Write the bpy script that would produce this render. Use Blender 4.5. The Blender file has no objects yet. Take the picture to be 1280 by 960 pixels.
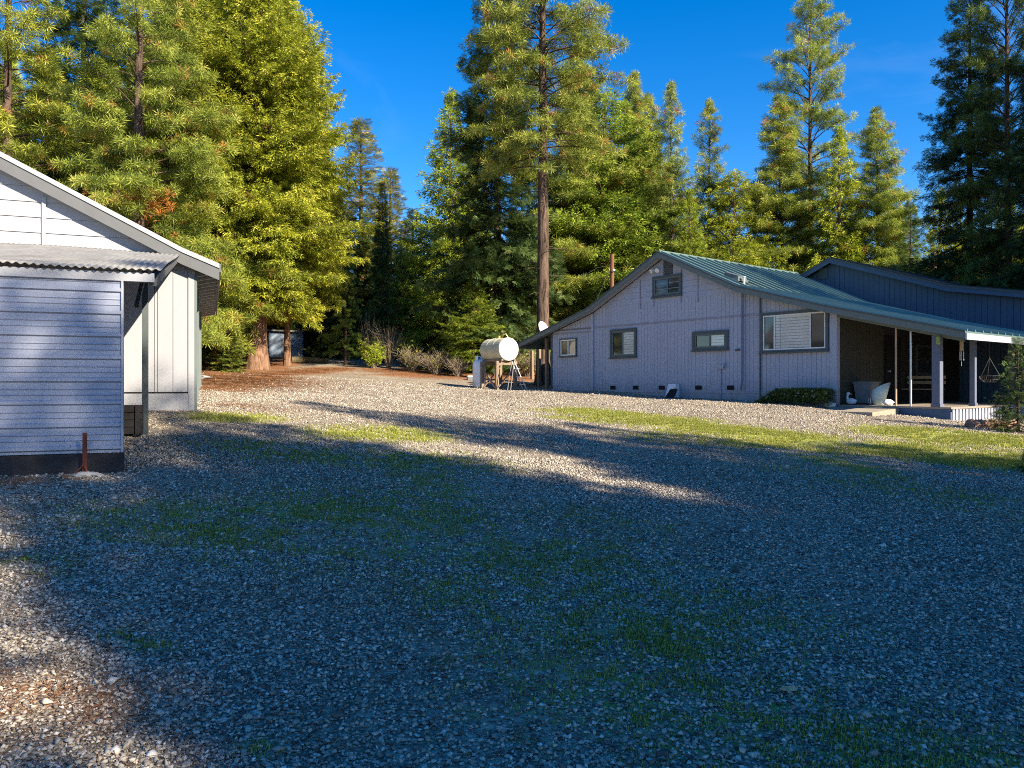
import bpy, math, random
import numpy as np
from mathutils import Vector, Matrix
R = math.radians
E = 1.6            # eye height; the design heights below are relative to the eye
F = 967.0          # focal length in pixels of the 1280 px wide photograph
S = bpy.context.scene
col = S.collection
random.seed(4)

# ------------------------------------------------------------------ helpers
def tag(o, label=None, cat=None, group=None, kind=None):
    if label: o['label'] = label
    if cat: o['category'] = cat
    if group: o['group'] = group
    if kind: o['kind'] = kind
    return o

def empty(name, loc, rz=0, **k):
    o = bpy.data.objects.new(name, None); col.objects.link(o)
    o.empty_display_size = .3
    o.location = loc; o.rotation_euler = (0, 0, rz)
    return tag(o, **k)

class MB:
    def __init__(s): s.v = []; s.f = []; s.smooth = False
    def add(s, vs, fs):
        n = len(s.v); s.v += [tuple(v) for v in vs]; s.f += [tuple(i + n for i in f) for f in fs]; return s
    def box(s, x0, x1, y0, y1, z0, z1):
        return s.add([(x0,y0,z0),(x1,y0,z0),(x1,y1,z0),(x0,y1,z0),(x0,y0,z1),(x1,y0,z1),(x1,y1,z1),(x0,y1,z1)],
                     [(0,3,2,1),(4,5,6,7),(0,1,5,4),(1,2,6,5),(2,3,7,6),(3,0,4,7)])
    def hexa(s, vs):
        return s.add(vs, [(0,3,2,1),(4,5,6,7),(0,1,5,4),(1,2,6,5),(2,3,7,6),(3,0,4,7)])
    def bar(s, a, b, w, d=None, up=(0,0,1)):
        a = Vector(a); b = Vector(b); d = d or w
        t = (b - a).normalized(); u = Vector(up)
        if abs(t.dot(u)) > .95: u = Vector((0,1,0))
        x = t.cross(u).normalized() * w / 2; y = x.cross(t).normalized() * d / 2
        return s.hexa([a-x-y, a+x-y, a+x+y, a-x+y, b-x-y, b+x-y, b+x+y, b-x+y])
    def tube(s, pts, rad, n=8, caps=True):
        pts = [Vector(p) for p in pts]
        if not hasattr(rad, '__len__'): rad = [rad] * len(pts)
        vs = []; fs = []
        ref = Vector((0,0,1))
        if abs((pts[-1]-pts[0]).normalized().z) > .9: ref = Vector((1,0,0))
        for i, p in enumerate(pts):
            t = (pts[min(i+1, len(pts)-1)] - pts[max(i-1, 0)]).normalized()
            x = t.cross(ref).normalized(); y = t.cross(x)
            for k in range(n):
                a = 2*math.pi*k/n
                vs.append(p + (x*math.cos(a) + y*math.sin(a)) * rad[i])
        for i in range(len(pts)-1):
            for k in range(n):
                fs.append((i*n+k, i*n+(k+1)%n, (i+1)*n+(k+1)%n, (i+1)*n+k))
        if caps:
            fs.append(tuple(range(n-1, -1, -1))); fs.append(tuple(range((len(pts)-1)*n, len(pts)*n)))
        return s.add(vs, fs)
    def build(s, name, m, parent=None, smooth=False, loc=None):
        me = bpy.data.meshes.new(name); me.from_pydata(s.v, [], s.f); me.update()
        import bmesh
        bm = bmesh.new(); bm.from_mesh(me); bmesh.ops.recalc_face_normals(bm, faces=bm.faces); bm.to_mesh(me); bm.free()
        if smooth: me.polygons.foreach_set('use_smooth', [True]*len(me.polygons))
        me.materials.append(m)
        o = bpy.data.objects.new(name, me); col.objects.link(o)
        if parent: o.parent = parent
        if loc: o.location = loc
        return o

def npmesh(name, V, Fa, m, parent=None, tone=None):
    """V (n,3), Fa (m,k) index array: one big mesh made fast"""
    me = bpy.data.meshes.new(name); V = np.ascontiguousarray(V, dtype=np.float32); Fa = np.ascontiguousarray(Fa, dtype=np.int32)
    k = Fa.shape[1]
    me.vertices.add(len(V)); me.vertices.foreach_set('co', V.ravel())
    me.loops.add(Fa.size); me.loops.foreach_set('vertex_index', Fa.ravel())
    me.polygons.add(len(Fa)); me.polygons.foreach_set('loop_start', np.arange(0, Fa.size, k, dtype=np.int32))
    me.update(calc_edges=True)
    if tone is not None:
        a = me.attributes.new('tone', 'FLOAT', 'POINT'); a.data.foreach_set('value', np.ascontiguousarray(tone, dtype=np.float32))
    me.materials.append(m)
    o = bpy.data.objects.new(name, me); col.objects.link(o)
    if parent: o.parent = parent
    return o

# ------------------------------------------------------------------ materials
def nodes(name):
    m = bpy.data.materials.new(name); m.use_nodes = True
    nt = m.node_tree; return m, nt, nt.nodes['Principled BSDF']
def N(nt, t, **k):
    n = nt.nodes.new(t)
    for a, b in k.items():
        if a in n.inputs: n.inputs[a].default_value = b
        else: setattr(n, a, b)
    return n
def ramp(nt, fac, stops):
    r = nt.nodes.new('ShaderNodeValToRGB'); el = r.color_ramp.elements
    while len(el) < len(stops): el.new(.5)
    for e, (p, c) in zip(el, stops): e.position = p; e.color = (*c, 1)
    nt.links.new(fac, r.inputs[0]); return r.outputs[0]
def mixc(nt, fac, a, b, mode='MIX'):
    n = nt.nodes.new('ShaderNodeMix'); n.data_type = 'RGBA'; n.blend_type = mode
    for s, v in ((0, fac), (6, a), (7, b)):
        if isinstance(v, (int, float)): n.inputs[s].default_value = v
        elif isinstance(v, tuple): n.inputs[s].default_value = (*v, 1)
        else: nt.links.new(v, n.inputs[s])
    return n.outputs[2]
def math_(nt, op, a, b=0.0, c=0.0):
    n = nt.nodes.new('ShaderNodeMath'); n.operation = op
    for i, v in enumerate((a, b, c)):
        if isinstance(v, (int, float)): n.inputs[i].default_value = v
        else: nt.links.new(v, n.inputs[i])
    return n.outputs[0]

def simple(name, c, rough=.7, metal=0, var=.15, scale=6, stretch=(1,1,1), bump=0.0, bscale=40, spec=.3, dirt=None):
    m, nt, p = nodes(name)
    tc = N(nt, 'ShaderNodeTexCoord'); mp = N(nt, 'ShaderNodeMapping'); mp.inputs['Scale'].default_value = stretch
    nt.links.new(tc.outputs['Object'], mp.inputs[0])
    no = N(nt, 'ShaderNodeTexNoise', Scale=scale, Detail=6.0, Roughness=.65); nt.links.new(mp.outputs[0], no.inputs[0])
    lo = tuple(x*(1-var) for x in c); hi = tuple(min(1, x*(1+var)) for x in c)
    out = ramp(nt, no.outputs[0], [(.3, lo), (.7, hi)])
    if dirt:
        n2 = N(nt, 'ShaderNodeTexNoise', Scale=scale*.37, Detail=8.0, Roughness=.7); nt.links.new(mp.outputs[0], n2.inputs[0])
        f = ramp(nt, n2.outputs[0], [(.52, (0,0,0)), (.75, (dirt[1],)*3)])
        out = mixc(nt, f, out, dirt[0])
    nt.links.new(out, p.inputs['Base Color'])
    p.inputs['Roughness'].default_value = rough; p.inputs['Metallic'].default_value = metal
    p.inputs['Specular IOR Level'].default_value = spec
    if bump:
        nb = N(nt, 'ShaderNodeTexNoise', Scale=bscale, Detail=4.0); nt.links.new(mp.outputs[0], nb.inputs[0])
        b = N(nt, 'ShaderNodeBump', Strength=bump, Distance=.02); nt.links.new(nb.outputs[0], b.inputs['Height'])
        nt.links.new(b.outputs[0], p.inputs['Normal'])
    return m

def bark(name, lo, hi, sc=3):
    m, nt, p = nodes(name)
    tc = N(nt, 'ShaderNodeTexCoord'); mp = N(nt, 'ShaderNodeMapping'); mp.inputs['Scale'].default_value = (1, 1, .16)
    nt.links.new(tc.outputs['Object'], mp.inputs[0])
    no = N(nt, 'ShaderNodeTexNoise', Scale=sc*3.2, Detail=8.0, Roughness=.7, Distortion=.6); nt.links.new(mp.outputs[0], no.inputs[0])
    c = ramp(nt, no.outputs[0], [(.36, lo), (.5, tuple((a+b)/2 for a, b in zip(lo, hi))), (.66, hi)])
    nt.links.new(c, p.inputs['Base Color']); p.inputs['Roughness'].default_value = .95
    p.inputs['Specular IOR Level'].default_value = .1
    b = N(nt, 'ShaderNodeBump', Strength=1.0, Distance=.08); nt.links.new(no.outputs[0], b.inputs['Height'])
    nt.links.new(b.outputs[0], p.inputs['Normal'])
    return m

def foliage(name, stops, trans=.3):
    """leaf colour from a per-clump tone, the object's own tint and a slow noise"""
    m, nt, p = nodes(name)
    at = N(nt, 'ShaderNodeAttribute', attribute_name='tone'); oi = N(nt, 'ShaderNodeObjectInfo')
    c = ramp(nt, at.outputs['Fac'], stops)
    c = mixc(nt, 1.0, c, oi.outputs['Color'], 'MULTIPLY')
    nt.links.new(c, p.inputs['Base Color']); p.inputs['Roughness'].default_value = .6
    p.inputs['Specular IOR Level'].default_value = .25
    t = N(nt, 'ShaderNodeBsdfTranslucent'); nt.links.new(c, t.inputs[0])
    mx = N(nt, 'ShaderNodeMixShader', Fac=trans); nt.links.new(p.outputs[0], mx.inputs[1]); nt.links.new(t.outputs[0], mx.inputs[2])
    nt.links.new(mx.outputs[0], nt.nodes['Material Output'].inputs[0])
    return m

M = {}
M['wall'] = simple('lavender_grey_paint', (.36,.385,.46), .75, var=.05, scale=2.2, stretch=(1,1,.25), dirt=((.22,.21,.22), .35))
def wallmat():
    m = simple('lavender_grey_paint', (.36,.385,.46), .75, var=.07, scale=1.4, stretch=(1,1,.25), dirt=((.24,.25,.28), .45)); nt = m.node_tree; p = nt.nodes['Principled BSDF']
    src = p.inputs['Base Color'].links[0].from_socket
    tc = N(nt, 'ShaderNodeTexCoord'); sp = N(nt, 'ShaderNodeSeparateXYZ'); nt.links.new(tc.outputs['Object'], sp.inputs[0])
    no = N(nt, 'ShaderNodeTexNoise', Scale=3.5, Detail=6.0, Roughness=.7); nt.links.new(tc.outputs['Object'], no.inputs[0])
    h = math_(nt, 'ADD', sp.outputs[2], math_(nt, 'MULTIPLY', math_(nt, 'SUBTRACT', no.outputs[0], .5), 1.3))
    mr = nt.nodes.new('ShaderNodeMapRange'); mr.inputs[1].default_value = .15; mr.inputs[2].default_value = -.5; mr.inputs[3].default_value = 0; mr.inputs[4].default_value = .55; nt.links.new(h, mr.inputs[0])
    nt.links.new(mixc(nt, mr.outputs[0], src, (.20,.17,.14)), p.inputs['Base Color']); return m
M['wall'] = wallmat()
M['trim'] = simple('slate_trim_paint', (.075,.095,.10), .6, var=.12)
M['sash'] = simple('white_vinyl', (.72,.73,.7), .4, var=.04)
M['roof'] = simple('green_metal_roof', (.15,.225,.205), .36, metal=.35, var=.12, scale=1.3, stretch=(1,.3,1), spec=.5)
M['roofdark'] = simple('dark_shingle', (.035,.045,.05), .8, var=.25, scale=9)
M['rake'] = simple('grey_green_fascia', (.13,.16,.155), .55, var=.1)
M['bluewall'] = simple('slate_blue_paint', (.065,.11,.175), .7, var=.08, scale=2, stretch=(1,1,.3))
M['shedwhite'] = simple('old_white_paint', (.32,.33,.36), .7, var=.05, scale=2.5, stretch=(1,1,.3), dirt=((.42,.39,.37), .45))
M['shedgrey'] = simple('grey_fascia_paint', (.11,.115,.12), .6, var=.08)
M['rake2'] = simple('light_grey_trim', (.34,.35,.34), .55, var=.08)
M['sheddark'] = simple('soffit_dark', (.10,.10,.10), .8, var=.2)
M['panel'] = simple('painted_metal_cladding', (.27,.295,.37), .45, metal=.1, var=.06, scale=1.7, stretch=(.3,.3,1), spec=.5, dirt=((.35,.33,.33), .3))
M['galv'] = simple('weathered_corrugated_iron', (.27,.265,.25), .6, metal=.25, var=.25, scale=3, stretch=(1,.35,1), dirt=((.17,.15,.13), .7))
M['oldwood'] = simple('weathered_wood', (.24,.18,.13), .9, var=.35, scale=9, stretch=(1,1,.2), bump=.3)
M['palewood'] = simple('pale_lumber', (.42,.32,.22), .85, var=.2, scale=8, stretch=(1,1,.3))
M['blackwood'] = simple('creosoted_beam', (.03,.027,.027), .9, var=.4, scale=5)
M['polewood'] = simple('red_brown_pole', (.20,.085,.045), .85, var=.2, scale=6, stretch=(1,1,.2))
M['rust'] = simple('rusty_iron', (.13,.035,.02), .85, var=.35, scale=20)
M['tank'] = simple('cream_tank_paint', (.55,.52,.37), .5, var=.08, scale=3, dirt=((.25,.16,.09), .5))
M['tankend'] = simple('white_tank_paint', (.82,.80,.72), .45, var=.03)
M['white'] = simple('white_enamel', (.76,.76,.77), .45, var=.04)
M['alu'] = simple('aluminium', (.62,.62,.63), .4, metal=.5, var=.05)
M['grey'] = simple('grey_plastic', (.16,.17,.18), .6, var=.1)
M['black'] = simple('black_void', (.012,.012,.014), .8, var=.2)
M['deck'] = simple('deck_boards', (.30,.25,.20), .8, var=.2, scale=5)
M['concrete'] = simple('tan_concrete', (.30,.26,.20), .9, var=.15, scale=4)
M['skirt'] = simple('pale_blue_skirting', (.36,.38,.46), .75, var=.1, scale=4, dirt=((.2,.19,.2), .6))
M['tub'] = simple('milky_plastic_tub', (.50,.60,.55), .4, var=.05)
M['green_glass'] = simple('green_glass_lantern', (.25,.33,.12), .3, var=.1)
M['stone'] = simple('reddish_stone', (.28,.16,.11), .9, var=.35, scale=9, bump=.4)
M['rock'] = simple('pale_rock', (.27,.26,.25), .9, var=.2, scale=9, bump=.4)
M['barkc'] = bark('cedar_bark', (.08,.04,.025), (.36,.22,.14), 2.4)
M['barkp'] = bark('pine_bark', (.022,.016,.013), (.19,.13,.095), 2.2)
M['barkd'] = bark('fir_bark', (.035,.028,.024), (.13,.105,.085))
M['twig'] = simple('bare_twigs', (.22,.175,.12), .9, var=.3)
M['leafdry'] = simple('dry_leaf', (.42,.30,.17), .8, var=.3, scale=30)
M['line'] = simple('wall_line_paint', (.26,.26,.31), .7)
M['grey2'] = simple('dull_pale_blooms', (.18,.18,.15), .8)
M['post'] = simple('porch_post_paint', (.12,.14,.20), .7, var=.1)
M['darkwire'] = simple('dark_wire', (.05,.05,.05), .6)
M['shade'] = simple('pale_window_blind', (.50,.50,.47), .8, var=.06, scale=3)

def glass(name, c, rough=.05):
    m, nt, p = nodes(name)
    tc = N(nt, 'ShaderNodeTexCoord'); no = N(nt, 'ShaderNodeTexNoise', Scale=1.3, Detail=3.0); nt.links.new(tc.outputs['Object'], no.inputs[0])
    nt.links.new(ramp(nt, no.outputs[0], [(.35, tuple(x*.5 for x in c)), (.65, c)]), p.inputs['Base Color'])
    p.inputs['Roughness'].default_value = rough; p.inputs['Specular IOR Level'].default_value = .8
    return m
M['glass'] = glass('window_glass', (.05,.055,.05))
M['blind'] = glass('window_glass_over_blind', (.62,.63,.58), .12)
_nt = M['blind'].node_tree; _p = _nt.nodes['Principled BSDF']; _s = _p.inputs['Base Color'].links[0].from_socket
_tc = N(_nt, 'ShaderNodeTexCoord'); _sp = N(_nt, 'ShaderNodeSeparateXYZ'); _nt.links.new(_tc.outputs['Object'], _sp.inputs[0])
_f = math_(_nt, 'FRACT', math_(_nt, 'MULTIPLY', _sp.outputs[2], 11.0)); _fx = math_(_nt, 'FRACT', math_(_nt, 'MULTIPLY', _sp.outputs[0], 1.03))
_b = math_(_nt, 'GREATER_THAN', _f, .22); _bx = math_(_nt, 'GREATER_THAN', _fx, .03)
_nt.links.new(mixc(_nt, math_(_nt, 'MULTIPLY', _b, _bx), (.25,.26,.25), mixc(_nt, .6, _s, (.58,.60,.55))), _p.inputs['Base Color'])

FOL = {
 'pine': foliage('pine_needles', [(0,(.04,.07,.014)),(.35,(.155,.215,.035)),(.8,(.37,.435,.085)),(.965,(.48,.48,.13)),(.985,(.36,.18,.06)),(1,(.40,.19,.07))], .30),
 'cedar': foliage('cedar_sprays', [(0,(.05,.075,.012)),(.4,(.20,.255,.032)),(.85,(.46,.51,.075)),(1,(.56,.54,.13))], .34),
 'fir': foliage('fir_needles', [(0,(.03,.05,.014)),(.5,(.10,.145,.036)),(.93,(.25,.30,.07)),(1,(.36,.31,.11))], .24),
 'rust': foliage('dead_rusty_needles', [(0,(.25,.09,.02)),(1,(.55,.22,.04))], .3),
 'grass': foliage('grass_blades', [(0,(.10,.13,.03)),(.5,(.28,.31,.045)),(.85,(.45,.45,.08)),(1,(.52,.45,.20))], .35),
 'litter': foliage('fallen_needles', [(0,(.10,.045,.02)),(.6,(.30,.13,.05)),(1,(.45,.30,.15))], .0),
}

# ------------------------------------------------------------------ terrain
CP = np.array([(0,0,-1.6),(0,3.2,-1.6),(-2.2,3.2,-1.47),(2.1,3.2,-1.6),(0,-10,-1.7),(-10,-10,-1.3),(10,-10,-1.8),
 (-4.3,8.2,-.95),(-6,8,-.86),(-5.75,14,-.49),(-5.3,11.2,-.72),(-9,17,-.25),(-7.8,22,-.1),
 (0,12,-1.05),(0,20,-.62),(0,33,-.19),(5,12,-1.3),(9,12,-1.4),
 (9.37,22.36,-.66),(7.43,24.78,-.51),(5.82,26.8,-.48),(3.2,30.1,-.25),(1.65,32,-.25),
 (11.2,19.6,-.96),(14,22,-1.0),(12,16,-1.17),(-11.9,37,.69),(-14.6,50,1.75),(-10.3,50,1.65),(-3.3,40,.5),
 (2,45,.9),(10,48,1.1),(25,45,.4),(30,25,-.8),(30,5,-1.6),(-25,20,.3),(-25,40,1.3),(0,80,3.0),(-30,80,3.8),(40,80,2.3),(-20,0,-.9),(0,140,4),(-60,140,4.5),(70,140,3),(70,20,-1),(-60,20,1)], float)
def _U(r2): return np.where(r2 > 1e-9, r2 * np.log(np.maximum(r2, 1e-9)), 0)
_n = len(CP); _d = ((CP[:,None,:2]-CP[None,:,:2])**2).sum(-1)
_A = np.zeros((_n+3,_n+3)); _A[:_n,:_n] = _U(_d) + np.eye(_n)*2.0; _A[:_n,_n] = 1; _A[:_n,_n+1:] = CP[:,:2]; _A[_n:,:_n] = _A[:_n,_n:].T
_w = np.linalg.solve(_A, np.concatenate([CP[:,2], [0,0,0]]))
def gnd(x, y):
    x = np.asarray(x, float); y = np.asarray(y, float)
    xc = np.clip(x, -70, 80); yc = np.clip(y, -25, 150)
    r2 = (xc[...,None]-CP[:,0])**2 + (yc[...,None]-CP[:,1])**2
    z = (_U(r2) * _w[:_n]).sum(-1) + _w[_n] + _w[_n+1]*xc + _w[_n+2]*yc
    return z + E + .02*np.sin(x*1.7+y*.6)*np.sin(y*1.1-x*.4)
def gz(x, y): return float(gnd(x, y))
def p2g(px, py):
    """where the view ray through a photo pixel meets the terrain"""
    Y = np.linspace(2, 90, 2200); X = (px-640)/F*Y; ray = E + (480-py)/F*Y
    k = np.argmax(gnd(X, Y) >= ray)
    if k == 0: k = len(Y)-1
    return float(X[k]), float(Y[k])

def spacing(lo, hi, step, far):
    a = list(np.arange(lo, hi, step)); s = step; x = hi
    while x < far[1]: a.append(x); s *= 1.25; x += s
    s = step; x = lo - step; b = []
    while x > far[0]: b.append(x); s *= 1.25; x -= s
    return np.array(b[::-1] + a)

def seg(X, Y, a, b):
    ax, ay = a; bx, by = b; dx, dy = bx-ax, by-ay; L = dx*dx+dy*dy+1e-9
    t = np.clip(((X-ax)*dx+(Y-ay)*dy)/L, 0, 1)
    return np.hypot(X-ax-t*dx, Y-ay-t*dy)
def capsules(X, Y, lst):
    out = np.zeros(np.shape(X))
    for (x0,y0,x1,y1,w,s) in lst:
        d = seg(X, Y, p2g(x0,y0), p2g(x1,y1))
        out = np.maximum(out, s*np.clip(1.25 - d/w*.75, 0, 1))
    return out
GRASS = [(725,513,850,529,.95,1),(850,530,990,549,1.05,1),(700,522,760,526,.5,.6),(1130,541,1290,556,1.1,1),(1130,562,1290,580,1.0,1),(430,541,520,543,.7,.75),(265,522,330,522,.5,.8),
         (1020,572,1120,598,.5,.55),(500,580,570,620,.5,.5),(215,640,400,640,.6,.55),(250,660,330,680,.3,.5),(150,790,215,815,.14,.5),
         (560,740,840,800,.45,.5),(790,790,860,820,.25,.6),(840,860,1000,955,.4,.5),(1000,930,1200,955,.3,.5),(620,660,760,690,.5,.35),(20,700,90,715,.25,.45),(320,940,335,945,.1,.6),
         (480,620,560,640,.5,.35),(700,700,900,740,.6,.35),(240,700,300,715,.12,.3),(700,640,820,660,.5,.3),(420,620,640,700,1.3,.40),(640,720,900,800,1.2,.46),(150,650,420,690,.8,.42),(760,860,1200,960,.8,.5),(1000,590,1280,640,1.2,.28),(300,560,600,580,.8,.3),(820,545,1150,570,.9,.3)]
LITTER = [(255,486,330,470,1.7,1),(330,468,420,461,1.4,1),(225,478,260,470,4,1),(480,463,600,471,1.6,1),(610,479,690,482,.9,.8),(0,860,130,890,.28,.6),(30,930,160,900,.12,.5),
          (0,603,60,600,.3,.7),(270,505,330,510,.9,.4),(520,780,570,850,.15,.45),(350,740,420,760,.15,.3),(240,740,330,770,.2,.35),(430,590,640,600,.3,.2),(640,530,720,545,.5,.3)]
def masks(X, Y):
    g = capsules(X, Y, GRASS); l = capsules(X, Y, LITTER)
    # forest floor behind the clearing, leaving the gravel track that runs on into the wood
    a = p2g(430, 462); b = (-9.5, 48.0); c = (-16.0, 75.0)
    track = np.minimum(seg(X, Y, a, b), seg(X, Y, b, c))
    edge = np.clip((Y - (35.5 + .03*(X-2)**2*(X > 2) - .10*np.minimum(X, 0)*0))/3, 0, 1)
    edge = np.maximum(edge, np.clip((-X-9.5-(Y-24)*.02)/2.5, 0, 1)*(Y > 22))
    edge *= np.clip((track-2.0)/1.2, 0, 1)
    edge = np.maximum(edge, np.clip((X-16)/4, 0, 1)*(Y > 10))
    edge = np.maximum(edge, np.clip((-Y-8)/4, 0, 1))
    return g, np.maximum(l, edge)

xs = spacing(-14, 16, .2, (-420, 420)); ys = spacing(1.5, 46, .2, (-300, 520))
GX, GY = np.meshgrid(xs, ys)
GZ = gnd(GX, GY)
rs = np.random.RandomState(2)
rough = rs.rand(*GX.shape)
nx, ny = len(xs), len(ys)
idx = np.arange(nx*ny).reshape(ny, nx)
Fq = np.stack([idx[:-1,:-1], idx[:-1,1:], idx[1:,1:], idx[1:,:-1]], -1).reshape(-1, 4)

def ground_mat():
    m, nt, p = nodes('gravel_ground')
    tc = N(nt, 'ShaderNodeTexCoord'); co = tc.outputs['Object']
    v = N(nt, 'ShaderNodeTexVoronoi', Scale=42.0); nt.links.new(co, v.inputs[0])
    v2 = N(nt, 'ShaderNodeTexVoronoi', Scale=17.0); nt.links.new(co, v2.inputs[0])
    sp = N(nt, 'ShaderNodeSeparateColor'); nt.links.new(v.outputs['Color'], sp.inputs[0])
    sp2 = N(nt, 'ShaderNodeSeparateColor'); nt.links.new(v2.outputs['Color'], sp2.inputs[0])
    stone = ramp(nt, sp.outputs[0], [(0,(.09,.08,.065)),(.3,(.25,.22,.175)),(.7,(.43,.385,.31)),(.92,(.55,.49,.40)),(1,(.7,.64,.55))])
    stone2 = ramp(nt, sp2.outputs[1], [(0,(.14,.125,.10)),(.5,(.36,.32,.26)),(.9,(.54,.48,.39)),(1,(.68,.62,.53))])
    stone = mixc(nt, .4, stone, stone2)
    big = N(nt, 'ShaderNodeTexNoise', Scale=.55, Detail=5.0, Roughness=.6); nt.links.new(co, big.inputs[0])
    mid = N(nt, 'ShaderNodeTexNoise', Scale=5.0, Detail=8.0, Roughness=.75); nt.links.new(co, mid.inputs[0])
    fine = N(nt, 'ShaderNodeTexNoise', Scale=70.0, Detail=3.0, Roughness=.7); nt.links.new(co, fine.inputs[0])
    stone = mixc(nt, .85, stone, ramp(nt, big.outputs[0], [(.3,(.62,.56,.50)),(.7,(1.12,1.06,.98))]), 'MULTIPLY')
    dirtf = ramp(nt, mid.outputs[0], [(.5,(0,0,0)),(.72,(.6,.6,.6))])
    stone = mixc(nt, dirtf, stone, (.13,.095,.07))
    ag = N(nt, 'ShaderNodeAttribute', attribute_name='grass'); al = N(nt, 'ShaderNodeAttribute', attribute_name='litter')
    def mask(a, gain=1.6):
        x = math_(nt, 'ADD', a, math_(nt, 'MULTIPLY', math_(nt, 'SUBTRACT', mid.outputs[0], .5), 2.3))
        x = math_(nt, 'ADD', x, math_(nt, 'MULTIPLY', math_(nt, 'SUBTRACT', fine.outputs[0], .5), .9))
        n = nt.nodes.new('ShaderNodeMapRange'); n.inputs[1].default_value = .35; n.inputs[2].default_value = .75
        nt.links.new(x, n.inputs[0]); return n.outputs[0]
    lit = ramp(nt, fine.outputs[0], [(.3,(.09,.04,.02)),(.5,(.24,.105,.045)),(.7,(.42,.22,.11))])
    gr = ramp(nt, fine.outputs[0], [(.3,(.11,.13,.03)),(.5,(.29,.31,.05)),(.7,(.46,.45,.09))])
    c = mixc(nt, mask(al.outputs['Fac']), stone, lit)
    c = mixc(nt, math_(nt, 'MULTIPLY', mask(ag.outputs['Fac']), .93), c, gr)
    nt.links.new(c, p.inputs['Base Color']); p.inputs['Roughness'].default_value = .92; p.inputs['Specular IOR Level'].default_value = .15
    h = math_(nt, 'ADD', math_(nt, 'MULTIPLY', v.outputs['Distance'], -.6), math_(nt, 'MULTIPLY', fine.outputs[0], .5))
    b = N(nt, 'ShaderNodeBump', Strength=1.0, Distance=.03); nt.links.new(h, b.inputs['Height']); nt.links.new(b.outputs[0], p.inputs['Normal'])
    return m
ground = npmesh('ground', np.stack([GX, GY, GZ], -1).reshape(-1, 3), Fq, ground_mat())
gm, lm = masks(GX, GY)
for nm, a in (('grass', gm), ('litter', lm)):
    at = ground.data.attributes.new(nm, 'FLOAT', 'POINT'); at.data.foreach_set('value', a.astype(np.float32).ravel())
tag(ground, 'grey gravel yard with green tufts and rusty pine needles', 'ground', kind='structure')

# -- loose stones lying on the yard
def rand_rot(n, rs):
    q = rs.normal(size=(n,4)); q /= np.linalg.norm(q, axis=1)[:,None]; w,x,y,z = q.T
    return np.stack([1-2*(y*y+z*z),2*(x*y-z*w),2*(x*z+y*w),2*(x*y+z*w),1-2*(x*x+z*z),2*(y*z-x*w),2*(x*z-y*w),2*(y*z+x*w),1-2*(x*x+y*y)],-1).reshape(n,3,3)
OCT = np.array([(1,0,0),(-1,0,0),(0,1,0),(0,-1,0),(0,0,1),(0,0,-1)], float)
OCF = np.array([(0,2,4),(2,1,4),(1,3,4),(3,0,4),(2,0,5),(1,2,5),(3,1,5),(0,3,5)])
def stones(n, y0, y1, smin, smax, rs):
    Y = np.sqrt(rs.uniform(y0*y0, y1*y1, n)); X = rs.uniform(-.72, .72, n)*Y + rs.uniform(-.8, .8, n)
    g, l = masks(X, Y); keep = rs.rand(n) > np.maximum(g*.9, l*.9); 
    pn = .5+.25*np.sin(X*1.9+1.3*np.sin(Y*1.2))+.25*np.sin(Y*2.3+1.7*np.sin(X*.9+2)); pn = pn + .2*np.sin(X*6.3+Y*3)*np.sin(Y*7.1-X*2)
    keep &= rs.rand(n) < np.clip(.38+.9*pn, 0, 1)
    X = X[keep]; Y = Y[keep]; n = len(X)
    s = smin + (smax-smin)*rs.rand(n)**2.6; s = np.where(rs.rand(n) < .006, s*1.9, s)
    V = OCT[None]*rs.uniform(.6,1.15,(n,6,1)); V[:,:,2] *= .6
    V = V + rs.normal(0,.12,V.shape)
    az = rs.uniform(0, 2*np.pi, n); ca, sa = np.cos(az), np.sin(az)
    V[:,:,0] *= 1.25
    Rm = rand_rot(n, rs); tilt = rs.rand(n) < .35
    W = np.einsum('nij,nkj->nki', Rm, V)
    Wf = np.stack([V[:,:,0]*ca[:,None]-V[:,:,1]*sa[:,None], V[:,:,0]*sa[:,None]+V[:,:,1]*ca[:,None], V[:,:,2]], -1)
    W = np.where(tilt[:,None,None], W, Wf)*s[:,None,None]
    P = np.stack([X, Y, gnd(X, Y) + s*.25 + .002], -1)
    return W + P[:,None]
rs = np.random.RandomState(8)
parts = [stones(150000, 2.2, 6.0, .005, .019, rs), stones(150000, 5.8, 11.5, .007, .021, rs), stones(110000, 11, 21, .010, .024, rs), stones(80000, 20, 34, .014, .030, rs)]
V = np.concatenate(parts); n = len(V)
Fs = (OCF[None] + (np.arange(n)*6)[:,None,None]).reshape(-1,3)
m, nt, p = nodes('gravel_stone')
at = N(nt, 'ShaderNodeAttribute', attribute_name='tone')
nt.links.new(ramp(nt, at.outputs['Fac'], [(0,(.07,.058,.05)),(.25,(.19,.165,.135)),(.5,(.33,.29,.235)),(.75,(.44,.385,.305)),(.93,(.53,.47,.38)),(1,(.72,.66,.57))]), p.inputs['Base Color'])
p.inputs['Roughness'].default_value = .8; p.inputs['Specular IOR Level'].default_value = .2
grav = npmesh('gravel', V.reshape(-1,3), Fs, m, tone=np.repeat(rs.rand(n), 6))
tag(grav, 'loose angular grey stones scattered over the yard', 'gravel', kind='stuff')

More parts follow.
